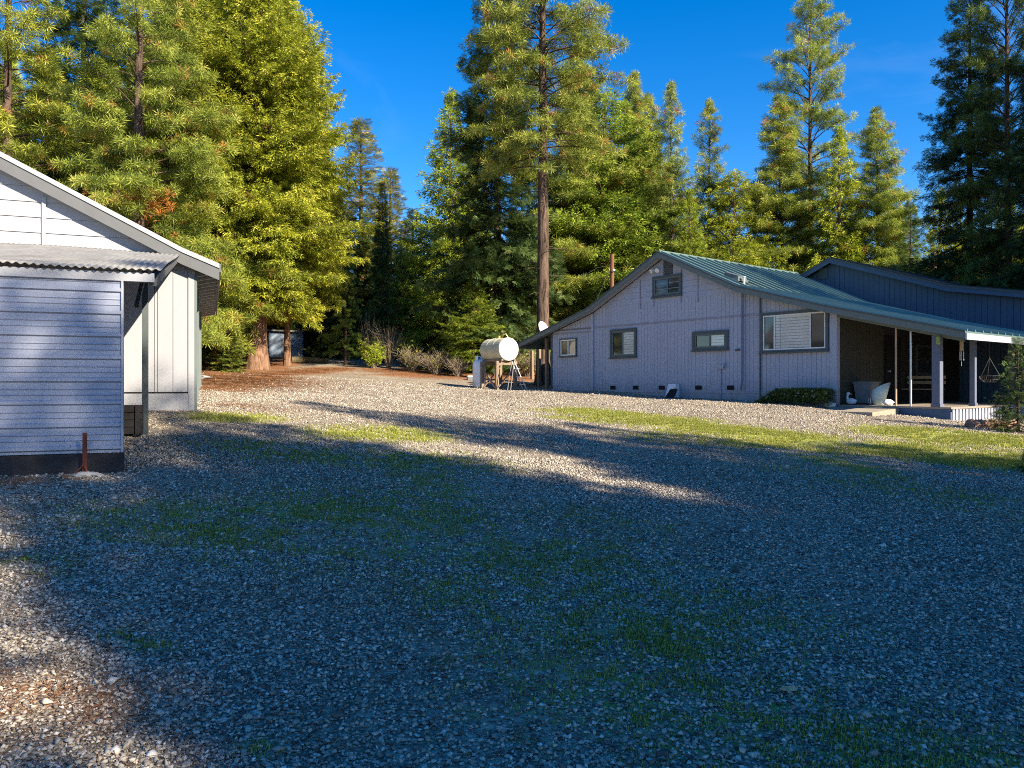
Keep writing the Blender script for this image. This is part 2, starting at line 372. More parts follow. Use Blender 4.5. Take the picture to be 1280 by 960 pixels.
# -- grass blades and fallen needles
def blades(n, lst, h0, h1, w, rs, spread=1.0, thr=.25, flat=False, bounds=None):
    allv = []
    for (x0,y0,x1,y1,cw,st) in lst:
        a = np.array(p2g(x0,y0)); b = np.array(p2g(x1,y1)); L = np.hypot(*(b-a)) + 2*cw
        k = int(n*L*cw*st)
        t = rs.uniform(-.05, 1.05, k)[:,None]; P = a + (b-a)*t + rs.normal(0, cw*.6*spread, (k,2))
        allv.append(P)
    P = np.concatenate(allv)
    # clump
    cl = np.sin(P[:,0]*7.1+np.sin(P[:,1]*5.3)*2)*np.sin(P[:,1]*8.3+np.sin(P[:,0]*6.1)*2)
    cl = cl + .6*np.sin(P[:,0]*2.1+1)*np.sin(P[:,1]*3.3)
    P = P[rs.rand(len(P)) < .4+.6*cl]
    n = len(P); az = rs.uniform(0, 2*np.pi, n); h = rs.uniform(h0, h1, n); lean = rs.uniform(.2, .9, n) if not flat else rs.uniform(6, 12, n)
    wd = w*rs.uniform(.6, 1.3, n)
    dx, dy = np.cos(az), np.sin(az); z = gnd(P[:,0], P[:,1])
    base = np.stack([P[:,0], P[:,1], z - .004 + (.02 if flat else 0)], -1)
    side = np.stack([-dy, dx, 0*dx], -1)*wd[:,None]
    nrm = np.sqrt(1+lean**2)
    tip = base + np.stack([dx*lean, dy*lean, np.ones(n)], -1)*(h/nrm)[:,None]
    V = np.stack([base-side, base+side, tip], 1)
    return V
rs = np.random.RandomState(5)
far = [g for g in GRASS if g[1] < 570]; near = [g for g in GRASS if g[1] >= 570]
V = np.concatenate([blades(15000, far, .02, .06, .007, rs), blades(13000, near, .012, .045, .004, rs, .8)])
n = len(V)
grass = npmesh('grass', V.reshape(-1,3), np.arange(n*3).reshape(-1,3), FOL['grass'], tone=np.repeat(rs.rand(n), 3))
tag(grass, 'short green grass and moss growing through the gravel', 'grass', kind='stuff')
V = np.concatenate([blades(2600, [l for l in LITTER if l[1] > 520], .05, .16, .0022, rs, 1.2, flat=True),
                    blades(500, [(0,840,1280,840,3.5,.3),(0,700,1280,700,3.5,.25)], .05, .17, .0022, rs, 1, flat=True),
                    blades(900, [l for l in LITTER if l[1] <= 520], .1, .2, .008, rs, 1.0, flat=True)])
n = len(V)
lit = npmesh('pine_needle_litter', V.reshape(-1,3), np.arange(n*3).reshape(-1,3), FOL['litter'], tone=np.repeat(rs.rand(n), 3))
tag(lit, 'brown fallen pine needles strewn over the gravel', 'needles', kind='stuff')

# ------------------------------------------------------------------ trees
def t_pine():
    vs = []; n = 22; rr = np.random.RandomState(1)
    for i in range(n):
        a = i*2.399; e = math.acos(1 - 1.5*(i+.5)/n)
        d = np.array([math.sin(e)*math.cos(a), math.sin(e)*math.sin(a), math.cos(e)])
        s = np.cross(d, rr.normal(0,1,3)); s = s/ (np.linalg.norm(s)+1e-6)*.066
        vs += [d*.05-s*.5, d*.55+s, d*rr.uniform(.75,1.1)]
    return np.array(vs)
def t_cedar():
    vs = []; rr = np.random.RandomState(3)
    for i in range(9):
        a = (i-4)*.36 + rr.uniform(-.15,.15); L = 1 - abs(i-4)*.1 + rr.uniform(-.2,.1)
        d = np.array([math.sin(a), rr.uniform(-.5,.5), math.cos(a)])*L; s = np.cross(d, rr.normal(0,1,3)+[0,1.5,0]); s = s/np.linalg.norm(s)*.10
        o = np.array([rr.uniform(-.15,.15),rr.uniform(-.2,.2),rr.uniform(-.1,.2)])
        vs += [o+d*.15-s*.6, o+d*.45+s, o+d]
    return np.array(vs)
def t_fir():
    vs = []; rr = np.random.RandomState(5)
    vs += [np.array([-.05,0,0]), np.array([.05,0,0]), np.array([0,0,1.0])]
    for i in range(6):
        z = .1 + .14*i; l = .62*(1-.55*i/6)
        for sgn in (-1,1):
            d = np.array([sgn*l, rr.uniform(-.1,.16), l*.75]); o = np.array([0,0,z])
            vs += [o, o+d*.55+np.array([0,.0,-.11]), o+d]
    return np.array(vs)
TPL = {'pine': t_pine(), 'cedar': t_cedar(), 'fir': t_fir()}

def frames(D, rs, roll=None):
    """rows: local x, y, z(axis=D); y kept mostly vertical so sprays lie like the real thing"""
    D = D/np.linalg.norm(D, axis=1)[:,None]
    up = np.tile([0.,0,1], (len(D),1)) + rs.normal(0, .35, D.shape)
    X = np.cross(up, D); X /= np.linalg.norm(X, axis=1)[:,None] + 1e-9
    Yv = np.cross(D, X)
    if roll is not None:
        c, s = np.cos(roll)[:,None], np.sin(roll)[:,None]; X, Yv = X*c+Yv*s, Yv*c-X*s
    return np.stack([X, Yv, D], 1)

PROF = {
 'pine': lambda f: (0.55+.9*f)*(1-f)**.55*1.05 + .05,
 'young': lambda f: (1-f)**.8*(.8+.35*np.sin(f*9)**2) + .06,
 'cedar': lambda f: min(1, .55+1.8*f)*(1-f**2.2)**.8 + .04,
 'cone': lambda f: (1-f)**.95 + .03,
 'fir': lambda f: min(1,.75+f)*(1-f)**.8 + .04,
}
def gen_tree(name, seed, H, Rr, hb, r0, kind, prof, nb, twig=.45, tuft=.27, spacing=.22, up=(0., 30.), droop=0., lean=.01, stubs=0, thin=1.0, barkm='barkp', hpow=1.0, fork=False):
    rs = np.random.RandomState(seed); tub = MB()
    zz = np.linspace(0, H, 15)
    wx = np.cumsum(rs.normal(0, lean*H/14, 15)); wy = np.cumsum(rs.normal(0, lean*H/14, 15)); wx -= wx[0]; wy -= wy[0]
    def tr(z): return np.array([np.interp(z, zz, wx), np.interp(z, zz, wy), z])
    rad = lambda z: r0*(max(0, 1-z/H)**.8*.92+.03) * (1 + .45*math.exp(-z/(r0*1.6)))
    zt = [-.4, 0, r0*.8, r0*2] + list(np.linspace(r0*4, H, 16))
    npts = 12
    tub.tube([tr(max(z,0)) + np.array([0,0,min(z,0)]) for z in zt], [rad(max(z,0)) for z in zt], npts)
    P = []; D = []; T = []
    gap = rs.rand(9)
    for i in range(nb):
        f = ((i + rs.rand())/nb)**hpow
        h = hb + (H-hb)*f*.985
        az = i*2.39996 + rs.uniform(-.5,.5)
        L = Rr*PROF[prof](f)*rs.uniform(.5, 1.2)
        if gap[int(f*8.99)] > .75 and rs.rand() < .4*thin: L *= .5
        e = R(up[0] + (up[1]-up[0])*f + rs.uniform(-9, 9))
        n = 6; p = tr(h); pts = [p]
        azc = az
        for k in range(n):
            ee = e + droop*(-1.0 + 1.9*k/n)
            azc += rs.uniform(-.1,.1)
            p = p + np.array([math.cos(azc)*math.cos(ee), math.sin(azc)*math.cos(ee), math.sin(ee)])*L/n
            pts.append(p)
        pts = np.array(pts)
        rb = min(.008+.011*L, rad(h)*.6)
        tub.tube(pts, list(np.linspace(rb, .006, n+1)), 4, caps=False)
        bt = rs.uniform(0, 1)
        q0 = .18 if kind != 'pine' else (.38 if Rr > 4 else .2)
        m = max(3, int(L*(1-q0)/(spacing*.85)))
        for j in range(m):
            q = q0 + (1-q0)*(j+rs.rand())/m
            c = np.array([np.interp(q*n, range(n+1), pts[:,a]) for a in range(3)])
            td = pts[min(n, int(q*n)+1)] - pts[min(n-1, int(q*n))]; td /= np.linalg.norm(td)+1e-9
            sgn = 1 if j % 2 else -1
            side = np.cross(td, [0,0,1.]); side /= np.linalg.norm(side)+1e-9
            d = td*.75 + side*sgn*rs.uniform(.4,1.0) + np.array([0,0,rs.uniform(-.15,.35) if kind == 'pine' else rs.uniform(-.4,.12)])
            d /= np.linalg.norm(d)
            l = twig*L*(1.05-q)*rs.uniform(.5,1.2) + tuft*.4
            k = max(1, int(l/spacing))
            if kind == 'pine' and l > .3: tub.tube([c, c+d*l], [.008, .004], 3, caps=False)
            for a in range(k):
                if rs.rand() > thin: continue
                s = (a+rs.uniform(.3,1))/k
                P.append(c + d*l*s + rs.normal(0,.05,3)); dd = d + rs.normal(0,.3,3)
                if kind == 'pine': dd[2] += .35
                if kind == 'cedar': dd[2] -= .35
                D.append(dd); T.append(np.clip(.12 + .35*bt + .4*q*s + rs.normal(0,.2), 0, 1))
        P.append(pts[-1]); D.append(pts[-1]-pts[-2]+1e-6); T.append(.7)
    for i in range(stubs):
        h = hb*rs.uniform(.3,1.0); a = rs.uniform(0,6.28); L = rs.uniform(.4,1.6); c = tr(h)
        mid = c+np.array([math.cos(a),math.sin(a),-.05])*L*.6
        tub.tube([c, mid, mid+np.array([math.cos(a+.3),math.sin(a+.3),-.35])*L*.4], [.025,.014,.005], 4, caps=False)
    P.append(tr(H)); D.append(np.array([0,0,1.])); T.append(.7)
    P = np.array(P); D = np.array(D); T = np.array(T)
    # a few dead, rust-coloured clumps
    if kind == 'pine': T[rs.rand(len(T)) < .018] = 1.0; T = np.where(T < .999, np.clip(T, 0, .95), 1)
    tpl = TPL[kind]; Fm = frames(D, rs, rs.normal(0, .5 if kind != 'pine' else 3, len(P)))
    sc = tuft*rs.uniform(.7,1.3,len(P))
    V = P[:,None] + np.einsum('kj,njc->nkc', tpl, Fm)*sc[:,None,None]
    k = tpl.shape[0]
    root = empty(name, (0,0,0))
    tr_o = tub.build('trunk', M[barkm], root, smooth=True)
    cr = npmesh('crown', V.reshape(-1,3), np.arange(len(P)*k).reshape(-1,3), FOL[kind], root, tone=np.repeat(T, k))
    return dict(root=root, trunk=tr_o, crown=cr, H=H, R=Rr, used=False, n=len(P)*k//3)

TR = {
 'pineA': gen_tree('pine_tree', 11, 27, 4.7, 10.4, .32, 'pine', 'pine', 180, .50, .31, .18, (-18, 42), -.25, .006, 30, .9),
 'pineA2': gen_tree('pine_tree', 41, 25, 4.9, 5.0, .28, 'pine', 'pine', 150, .46, .33, .20, (-10, 46), -.3, .012, 10, .9),
 'pineB': gen_tree('pine_tree', 12, 17, 3.7, 1.2, .17, 'pine', 'young', 240, .50, .26, .145, (-5, 48), -.3, .006, 4, 1.0),
 'pineB2': gen_tree('pine_tree', 42, 17, 3.6, 1.6, .19, 'pine', 'young', 210, .52, .28, .155, (-12, 42), -.2, .014, 6, 1.0),
 'pineC': gen_tree('pine_tree', 13, 17, 3.0, 2.5, .15, 'pine', 'young', 135, .46, .28, .17, (-5, 50), -.3, .009, 6, .95),
 'pineD': gen_tree('pine_tree', 17, 24, 5.8, 2.0, .36, 'pine', 'young', 135, .50, .34, .165, (-12, 40), -.25, .012, 14, .9),
 'cedarA': gen_tree('cedar_tree', 21, 24, 5.3, 4.4, .50, 'cedar', 'cedar', 560, .5, .30, .15, (-22, 48), .35, .004, 4, 1.1, 'barkc'),
 'cedarB': gen_tree('cedar_tree', 22, 15, 3.4, .5, .20, 'cedar', 'cone', 330, .5, .29, .14, (-15, 50), .3, .004, 0, 1.1, 'barkc'),
 'cedarB2': gen_tree('cedar_tree', 44, 15, 3.7, .7, .22, 'cedar', 'cedar', 260, .55, .29, .15, (-10, 45), .2, .012, 0, 1.1, 'barkc'),
 'firA': gen_tree('fir_tree', 31, 24, 5.4, 1.0, .32, 'fir', 'fir', 330, .5, .44, .19, (-24, 20), .25, .004, 0, 1.1, 'barkd'),
 'firB': gen_tree('fir_tree', 32, 16, 3.3, .4, .18, 'fir', 'cone', 300, .48, .34, .155, (-14, 38), .2, .004, 0, 1.1, 'barkd'),
 'firS': gen_tree('fir_tree', 33, 2.6, 1.0, .1, .05, 'fir', 'cone', 90, .5, .12, .06, (-10, 40), .2, .004, 0, 1.1, 'barkd'),
}
def tree(kind, x, y, H, wide=1.0, tint=(1,1,1), label=None, group=None, rz=None, cat=None):
    p = TR[kind]
    if p['used']:
        r = p['root'].copy(); col.objects.link(r)
        t = p['trunk'].copy(); col.objects.link(t); t.parent = r
        c = p['crown'].copy(); col.objects.link(c); c.parent = r
    else: r, t, c = p['root'], p['trunk'], p['crown']; p['used'] = True
    s = H/p['H']; r.scale = (s*wide, s*wide, s)
    r.location = (x, y, gz(x, y)-.03); r.rotation_euler = (0, 0, rz if rz is not None else random.uniform(0, 6.28))
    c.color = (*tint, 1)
    for k in ('group',):
        if k in r: del r[k]
    tag(r, label, cat or 'tree', group)
    return r
def ptree(kind, px, ytop, Y, wide=1.0, tint=(1,1,1), label=None, group=None, rz=None):
    x = (px-640)/F*Y
    H = (480-ytop)/F*Y + E - gz(x, Y)
    return tree(kind, x, Y, H, wide, tint, label, group, rz)

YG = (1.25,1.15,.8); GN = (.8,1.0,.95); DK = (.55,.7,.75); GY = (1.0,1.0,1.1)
# left group
ptree('pineD', 8, -130, 33, 1.15, (1.3,1.15,.8), 'yellow-green pine cut by the left edge of the picture behind the shed roof')
L1 = ptree('pineD', 172, -150, 29, 1.05, (1.05,1.0,.8), 'large pine with bare grey branches and exposed trunk behind the shed roof', rz=1.0)
ptree('firA', 105, -120, 41, 1.0, (.75,.85,.8), 'dense dark fir between the two pines behind the shed')
ptree('cedarA', 322, -60, 37, 1.12, YG, 'huge bright green cedar with the thick reddish trunk by the gravel', rz=.4)
C2 = ptree('cedarA', 359, -10, 41, .85, YG, 'bright cedar with the thin trunk just right of the thick-trunked cedar', rz=2.2)
for c_ in C2.children:
    if c_.name.startswith('trunk'): c_.scale = (.5, .5, 1)
ptree('cedarA', 245, -80, 42, 1.1, (1.1,1.05,.8), 'green cedar rising directly behind the right end of the shed roof', rz=3.5)
ptree('pineB2', 215, -40, 33, 1.25, (1.15,1.05,.8), 'long-needled pine leaning into the cedar behind the shed eave')
ptree('cedarB', 60, 60, 36, 1.3, (.9,.9,.75), 'smaller cedar under the dark fir behind the shed roof')
ptree('firB', 285, 370, 34, 1.3, (1.6,1.4,.9), 'low young fir beside the shed corner under the cedars')
# centre left
ptree('firB', 452, 150, 62, 1.6, (2.2,1.6,1.3), 'narrow grey-green conifer with pointed top left of the open sky')
ptree('firB', 487, 212, 66, 1.7, (2.2,1.6,1.3), 'grey-green conifer just right of the narrow pointed one')
ptree('firA', 478, 225, 47, .5, (.6,.75,.8), 'shaded dark fir in front of the pointed grey-green conifers')
ptree('firB', 516, 262, 60, 1.8, (2.0,1.6,1.0), 'short pale conifer at the bottom of the sky gap')
ptree('firB', 421, 235, 50, 1.0, (1.3,1.1,.9), 'conifer squeezed between the bright cedar and the pointed conifers')
ptree('cedarB', 563, 112, 52, 1.15, (1.1,1.15,.8), 'tall yellow-green cone-shaped cedar right of the sky gap')
ptree('firB', 592, 133, 55, .9, (1.6,1.4,.9), 'slim conifer tip beside the dark fir')
ptree('firA', 622, -60, 43, .92, (.75,.85,.85), 'tall dark layered fir left of the big bare-trunked pine', rz=.2)
ptree('pineA', 679, -210, 36, 1.12, (1.1,1.0,.85), 'tallest pine with long bare brown trunk by the satellite dish', rz=2.0)
ptree('cedarB2', 592, 350, 41, 1.5, (1.0,1.05,.8), 'young bright green tree behind the white tanks')
ptree('firB', 652, 200, 58, 1.1, (1.2,1.15,.9), 'green fir filling the space behind the big pine trunk')
ptree('pineB', 722, 60, 54, 1.35, (1.2,1.1,.9), 'bushy pine immediately right of the big bare trunk')
ptree('cedarB2', 757, 112, 54, 1.3, (1.0,1.1,.85), 'broad green cedar above the left slope of the house roof')
ptree('pineB', 793, 90, 60, 1.0, (1.3,1.15,.8), 'yellow-green pine whose tip is highest above the house gable')
ptree('pineB2', 812, 118, 63, .9, (1.3,1.15,.8), 'pine tip just right of the highest one above the gable')
ptree('pineC', 838, 103, 52, 1.0, (1.1,1.05,.9), 'thin open pine with visible black stem above the gable peak')
ptree('pineC', 887, 124, 58, 1.05, (1.25,1.1,.85), 'slender pine standing alone against the sky over the metal roof')
ptree('cedarB2', 917, 213, 52, 1.3, (1.2,1.15,.8), 'rounded bushy cedar in front of the slender pine')
ptree('cedarB', 862, 235, 50, 1.1, (1.0,1.05,.8), 'cedar directly behind the house gable peak')
ptree('pineA2', 1013, -14, 56, .95, (1.15,1.1,.95), 'tall open-crowned pine standing above its neighbours over the roof', rz=4.0)
ptree('pineB2', 977, 120, 53, 1.25, (1.2,1.1,.85), 'full pine left of the tall open-crowned one')
ptree('cedarB', 1049, 155, 50, 1.0, (1.35,1.3,.8), 'bright narrow cedar below the right side of the tall open pine')
ptree('pineB2', 1096, 136, 50, 1.15, (1.15,1.1,.85), 'rounded pine right of the bright narrow cedar')
ptree('firB', 1138, 250, 44, 1.0, (.9,1,.9), 'small dark fir at the left foot of the shaded tall firs')
# right group, shaded
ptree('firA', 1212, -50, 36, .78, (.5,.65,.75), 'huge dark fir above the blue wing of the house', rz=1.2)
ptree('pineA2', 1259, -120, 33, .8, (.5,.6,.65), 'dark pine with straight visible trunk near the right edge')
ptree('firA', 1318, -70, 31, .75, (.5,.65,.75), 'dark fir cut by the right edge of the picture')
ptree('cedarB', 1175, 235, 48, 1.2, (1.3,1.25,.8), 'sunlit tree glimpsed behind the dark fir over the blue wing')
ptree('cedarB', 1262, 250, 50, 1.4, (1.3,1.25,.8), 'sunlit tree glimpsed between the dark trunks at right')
# young fir by the porch, close to the camera
tree('firS', 11.45, 17.5, 2.1, .9, (.5,.65,.6), 'small dark young fir in front of the porch at the right edge', cat='young tree')
tree('firS', 8.2, 12.2, .5, 1.3, (.5,.65,.6), 'tiny dark fir sprig at the right edge of the lit grass', cat='young tree')
# backdrop
rb = random.Random(7); k = 0
for row, (Yb, n_) in enumerate(((62, 22), (74, 24), (92, 26))):
    for i in range(n_):
        px = -120 + 1500*(i+rb.uniform(.1,.9))/n_
        if 395 < px < 455 and row < 2: continue
        top = {0: rb.uniform(250, 330), 1: rb.uniform(270, 335), 2: rb.uniform(290, 350)}[row]
        if px < 400: top = rb.uniform(60, 250)
        if 440 < px < 560: top += 40
        ptree(rb.choice(['firB','cedarB2','cedarB','firA','pineB','pineB2','pineC']), px, top, Yb+rb.uniform(-4,4), rb.uniform(.9,1.25), rb.choice([(1,1,.9),(1.2,1.15,.85),(.8,.9,.8),(1.5,1.4,.9)]),
              'conifer in the shaded wood beyond the clearing', 'conifers of the wood beyond the clearing')
for px, Yd, top in ((262,45,250),(300,50,250),(345,58,260),(395,52,260),(432,44,300),(455,60,260),(500,50,300),(545,60,290),(575,64,260),(606,66,250),(642,68,250),(700,68,240),(665,70,230),(745,70,240),(1130,56,290),(1200,64,250),(1240,66,240),(270,38,300)):
    ptree('firA' if px % 2 else 'pineD', px, top, Yd, .75, (.8,.9,.8), 'conifer in the shaded wood beyond the clearing', 'conifers of the wood beyond the clearing')

# a rust-coloured dead branch on the big left pine
rs = np.random.RandomState(9)
def rust_branch(root):
    wc = Vector(((178-640)/F*27.5, 27.5, E + (480-250)/F*27.5))
    P = np.array(wc) + rs.normal(0, 1, (90,3))*np.array([.5,.3,.22]); D = rs.normal(0,.6,(90,3)) + [0,0,.8]
    V = P[:,None] + np.einsum('kj,njc->nkc', TPL['pine'], frames(D, rs, rs.rand(90)*6))*.3
    o = npmesh('dead_branch', V.reshape(-1,3), np.arange(len(V)*len(TPL['pine'])).reshape(-1,3), FOL['rust'], tone=np.repeat(rs.rand(90), len(TPL['pine'])))
    bpy.context.view_layer.update()
    o.parent = root; o.matrix_parent_inverse = root.matrix_world.inverted(); o['label'] = 'dead branch with rust-orange needles'
rust_branch(L1)

# off-frame trees whose long shadows lie over the yard (behind and right of the viewpoint)
SUN = Vector((.78, -.63, .62)).normalized(); TANE = .62
def shade(kind, tipx, tipy, H, wide=1.0):
    zt = gz(tipx, tipy); x, y = tipx, tipy
    for _ in range(6):
        h = H + gz(x, y) - zt; x = tipx + .78*h/TANE; y = tipy - .63*h/TANE
    tree(kind, x, y, H, wide, (1,1,1), 'tall conifer behind the viewpoint throwing its shadow over the yard', 'conifers behind the viewpoint')
SHADE = [('firA',-5.2,17.8,19,.7), ('firA',-1.5,16.4,19,.8), ('firA',.8,16.5,19,.8), ('firA',5.6,14.9,21,.9), ('firA',-6.8,14.2,21,.85), ('firA',-7.2,12.0,21,1.0), ('cedarA',-5.0,11.6,21,.8), ('firA',-7.4,10.2,19,.95), ('firA',-3.4,8.2,19,1.0),
         ('cedarA',-2.6,6.6,19,.8), ('firA',-1.2,4.2,20,1.0), ('cedarA',2.4,8.6,23,1.0), ('firA',4.5,2.6,19,1.1), ('cedarA',8.4,11.8,23,.95), ('firA',-5.4,8.1,19,.75), ('firA',-4.4,4.0,19,.85), ('firA',-3.3,5.5,19,.7), ('firA',1.6,10.7,20,.8), ('firA',-1.9,1.9,20,1.0), ('cedarA',3.6,5.6,22,1.0), ('firA',6.5,7.6,21,1.1), ('cedarA',11.0,10.0,22,1.0), ('cedarA',1.2,12.2,22,.9), ('firA',.8,1.0,20,1.1)]
for a in SHADE: shade(*a)
for k, (x, y, h) in enumerate(((31,28,27),(27.5,24.5,22),(30.5,12.5,23))):
    tree('firA', x, y, h, 1.0, (.6,.75,.75), 'tall fir standing outside the right edge of the picture beyond the porch', 'firs outside the right edge beyond the porch')

# ------------------------------------------------------------------ house
HA = math.atan2(-.7811, .6244); HO = Vector((5.82, 26.8, E))
HX = Vector((.6244, -.7811, 0)); HY = Vector((.7811, .6244, 0))
def hx(px, y=0.0):
    u = (px-640)/F; bx = HO.x + HY.x*y; by = HO.y + HY.y*y
    return (u*by - bx)/(HX.x - u*HX.y)
def hz(px, py, y=0.0):
    x = hx(px, y); return (480-py)/F*(HO.y + HX.y*x + HY.y*y)
def hw(x, y, z): return HO + HX*x + HY*y + Vector((0,0,z))

house = empty('house', HO, HA, label='long lavender-grey house with green metal roof, covered porch and blue rear wing', cat='house')
ROOFL = [(-8.35,1.74), (-4.2,2.90), (-.62,4.62), (2.6,3.10), (5.6,2.24), (9.3,1.32)]
def rz_(x, P=ROOFL): return float(np.interp(x, [a for a,b in P], [b for a,b in P]))
TH = .13
XL, XR = -6.67, 5.68
ZB, ZM, Z0 = 2.19, 2.95, -.24

def gable_top(x, P=ROOFL): return rz_(x, P) - TH
def vboards(mb, x0, x1, zb, zt, w, y, d=.02, gap=.009, P=ROOFL, clip=True):
    x = x0
    while x < x1-.01:
        a, b = x+gap/2, min(x+w, x1)-gap/2
        ta = min(zt, gable_top(a, P)) if clip else zt; tb = min(zt, gable_top(b, P)) if clip else zt
        if max(ta, tb) > zb+.02:
            ta = max(ta, zb+.001); tb = max(tb, zb+.001)
            mb.hexa([(a,y-d,zb),(b,y-d,zb),(b,y,zb),(a,y,zb),(a,y-d,ta),(b,y-d,tb),(b,y,tb),(a,y,ta)])
        x += w
# solid wall behind the boards
w = MB()
prof = [(x, gable_top(x)) for x in (XL, -4.2, -.62, 2.6, XR)]
vs = [(x, y, z) for y in (0, .14) for (x, z) in [(XL,-1.0)] + prof + [(XR,-1.0)]]
n = len(vs)//2
w.add(vs, [tuple(range(n)), tuple(range(2*n-1, n-1, -1))] + [(i,(i+1)%n,(i+1)%n+n,i+n) for i in range(n)])
w.box(XL, XL+.14, .14, 10, -1, gable_top(XL))
wallb = simple('siding_groove_paint', (.17,.17,.20), .8, var=.05)
w.build('wall', wallb, house)
b = MB(); vboards(b, XL+.05, XR-.05, Z0, ZB-.03, .152, 0); vboards(b, XL+.05, XR-.05, ZB+.03, ZM, .152, 0)
b.build('vertical_siding', M['wall'], house)
b = MB()   # lapped boards in the gable
z = ZM
while z < 4.4:
    z1 = z+.2
    def span(zz):
        xl = np.interp(zz+TH, [ROOFL[1][1], ROOFL[2][1]], [ROOFL[1][0], ROOFL[2][0]]); xr = np.interp(zz+TH, [ROOFL[3][1], ROOFL[2][1]], [ROOFL[3][0], ROOFL[2][0]]); return xl, xr
    a0, a1 = span(z); c0, c1 = span(min(z1, 4.48))
    b.hexa([(a0,-.032,z),(a1,-.032,z),(a1,-.001,z),(a0,-.001,z),(c0,-.016,min(z1,4.48)-.004),(c1,-.016,min(z1,4.48)-.004),(c1,-.001,min(z1,4.48)-.004),(c0,-.001,min(z1,4.48)-.004)])
    z = z1
b.build('lap_siding', M['wall'], house)
b = MB()
b.box(XL, -4.27, -.035, -.001, 2.02, 2.08); b.box(-4.2, XR, -.035, -.001, ZB-.03, ZB+.03)
for px, y0, y1 in ((801,350,386),(852,330,378),(873,340,378),(818,374,384)):
    x = hx(px); b.box(x-.018, x+.018, -.045, -.02, hz(px, y1), min(hz(px, y0), gable_top(x)-.03))
b.build('batten', M['line'], house)
b = MB(); b.box(XL, XR, -.045, -.001, Z0-.06, Z0); b.box(XL, XR, -.03, -.001, -1.0, Z0-.062)
b.build('skirting_board', M['wall'], house)
b = MB(); b.box(XL-.03, XL+.06, -.05, .1, -.9, gable_top(XL)); b.build('corner_board', M['trim'], house)
b = MB(); b.box(XR-.16, XR, -.05, -.002, -.9, gable_top(XR)-.02); b.box(XR+.001, XR+.05, -.05, .12, -.9, gable_top(XR)-.02); b.build('corner_board', M['wall'], house)

def roof_strip(P, y0, y1, name, m, parent, th=.06, rib=.5, ribm=None, ribh=.06):
    mb = MB()
    for (xa, za), (xb, zb) in zip(P[:-1], P[1:]):
        mb.hexa([(xa,y0,za-th),(xb,y0,zb-th),(xb,y1,zb-th),(xa,y1,za-th),(xa,y0,za),(xb,y0,zb),(xb,y1,zb),(xa,y1,za)])
        if rib:
            y = y0+.05
            while y < y1:
                mb.hexa([(xa,y,za+.001),(xb,y,zb+.001),(xb,y+.05,zb+.001),(xa,y+.05,za+.001),(xa,y+.008,za+ribh),(xb,y+.008,zb+ribh),(xb,y+.042,zb+ribh),(xa,y+.042,za+ribh)])
                y += rib
    return mb.build(name, m, parent)
roof = roof_strip(ROOFL, -.38, 8.48, 'roof', M['roof'], house)
b = MB(); b.tube([(-.62,-.4,4.63),(-.62,8.4,4.63)], .06, 8); b.build('ridge_cap', M['roof'], roof)
def fascia(P, y, h, name, m, parent, t=.035, drop=0.0):
    mb = MB()
    for (xa, za), (xb, zb) in zip(P[:-1], P[1:]):
        mb.hexa([(xa,y,za-h-drop),(xb,y,zb-h-drop),(xb,y+t,zb-h-drop),(xa,y+t,za-h-drop),(xa,y,za-drop),(xb,y,zb-drop),(xb,y+t,zb-drop),(xa,y+t,za-drop)])
    return mb.build(name, m, parent)
fascia(ROOFL, -.43, .19, 'fascia', M['rake'], house)
fascia([(x, z+.025) for x, z in ROOFL], -.455, .05, 'rake_trim', M['trim'], house, t=.024)
b = MB()
for (xa, za), (xb, zb) in zip(ROOFL[:-1], ROOFL[1:]):
    b.hexa([(xa,-.39,za-.10),(xb,-.39,zb-.10),(xb,-.03,zb-.10),(xa,-.03,za-.10),(xa,-.39,za-.075),(xb,-.39,zb-.075),(xb,-.03,zb-.075),(xa,-.03,za-.075)])
b.build('soffit', M['wall'], house)
b = MB(); b.box(9.30, 9.335, -.43, 2.5, 1.11, 1.27); b.build('eave_board', M['skirt'], house)  # sunlit stretch of the porch eave, its light put into the pale colour
b = MB(); b.box(9.30, 9.33, 2.503, 8.4, 1.10, 1.28); b.build('eave_board', M['trim'], house)  # rest of the same eave, its shade put into the dark trim colour
b = MB(); b.box(-8.4, -8.36, -.4, 8.4, 1.52, 1.72); b.build('eave_board', M['rake'], house)
# roof vent box and pipe caps
b = MB(); x = hx(921, .6); z = rz_(x)
b.hexa([(x-.32,.3,z+.0),(x+.25,.3,z-.05),(x+.25,.9,z-.05),(x-.32,.9,z+.0),(x-.3,.36,z+.30),(x+.2,.4,z+.12),(x+.2,.8,z+.12),(x-.3,.84,z+.30)])
b.build('roof_vent', M['trim'], house)
b = MB(); b.tube([(x+.35,.5,z-.3),(x+.35,.5,z+.06)], .035, 8); b.tube([(x+.35,.5,z+.06),(x+.35,.5,z+.09)], .06, 8); b.build('vent_pipe', M['sash'], house)

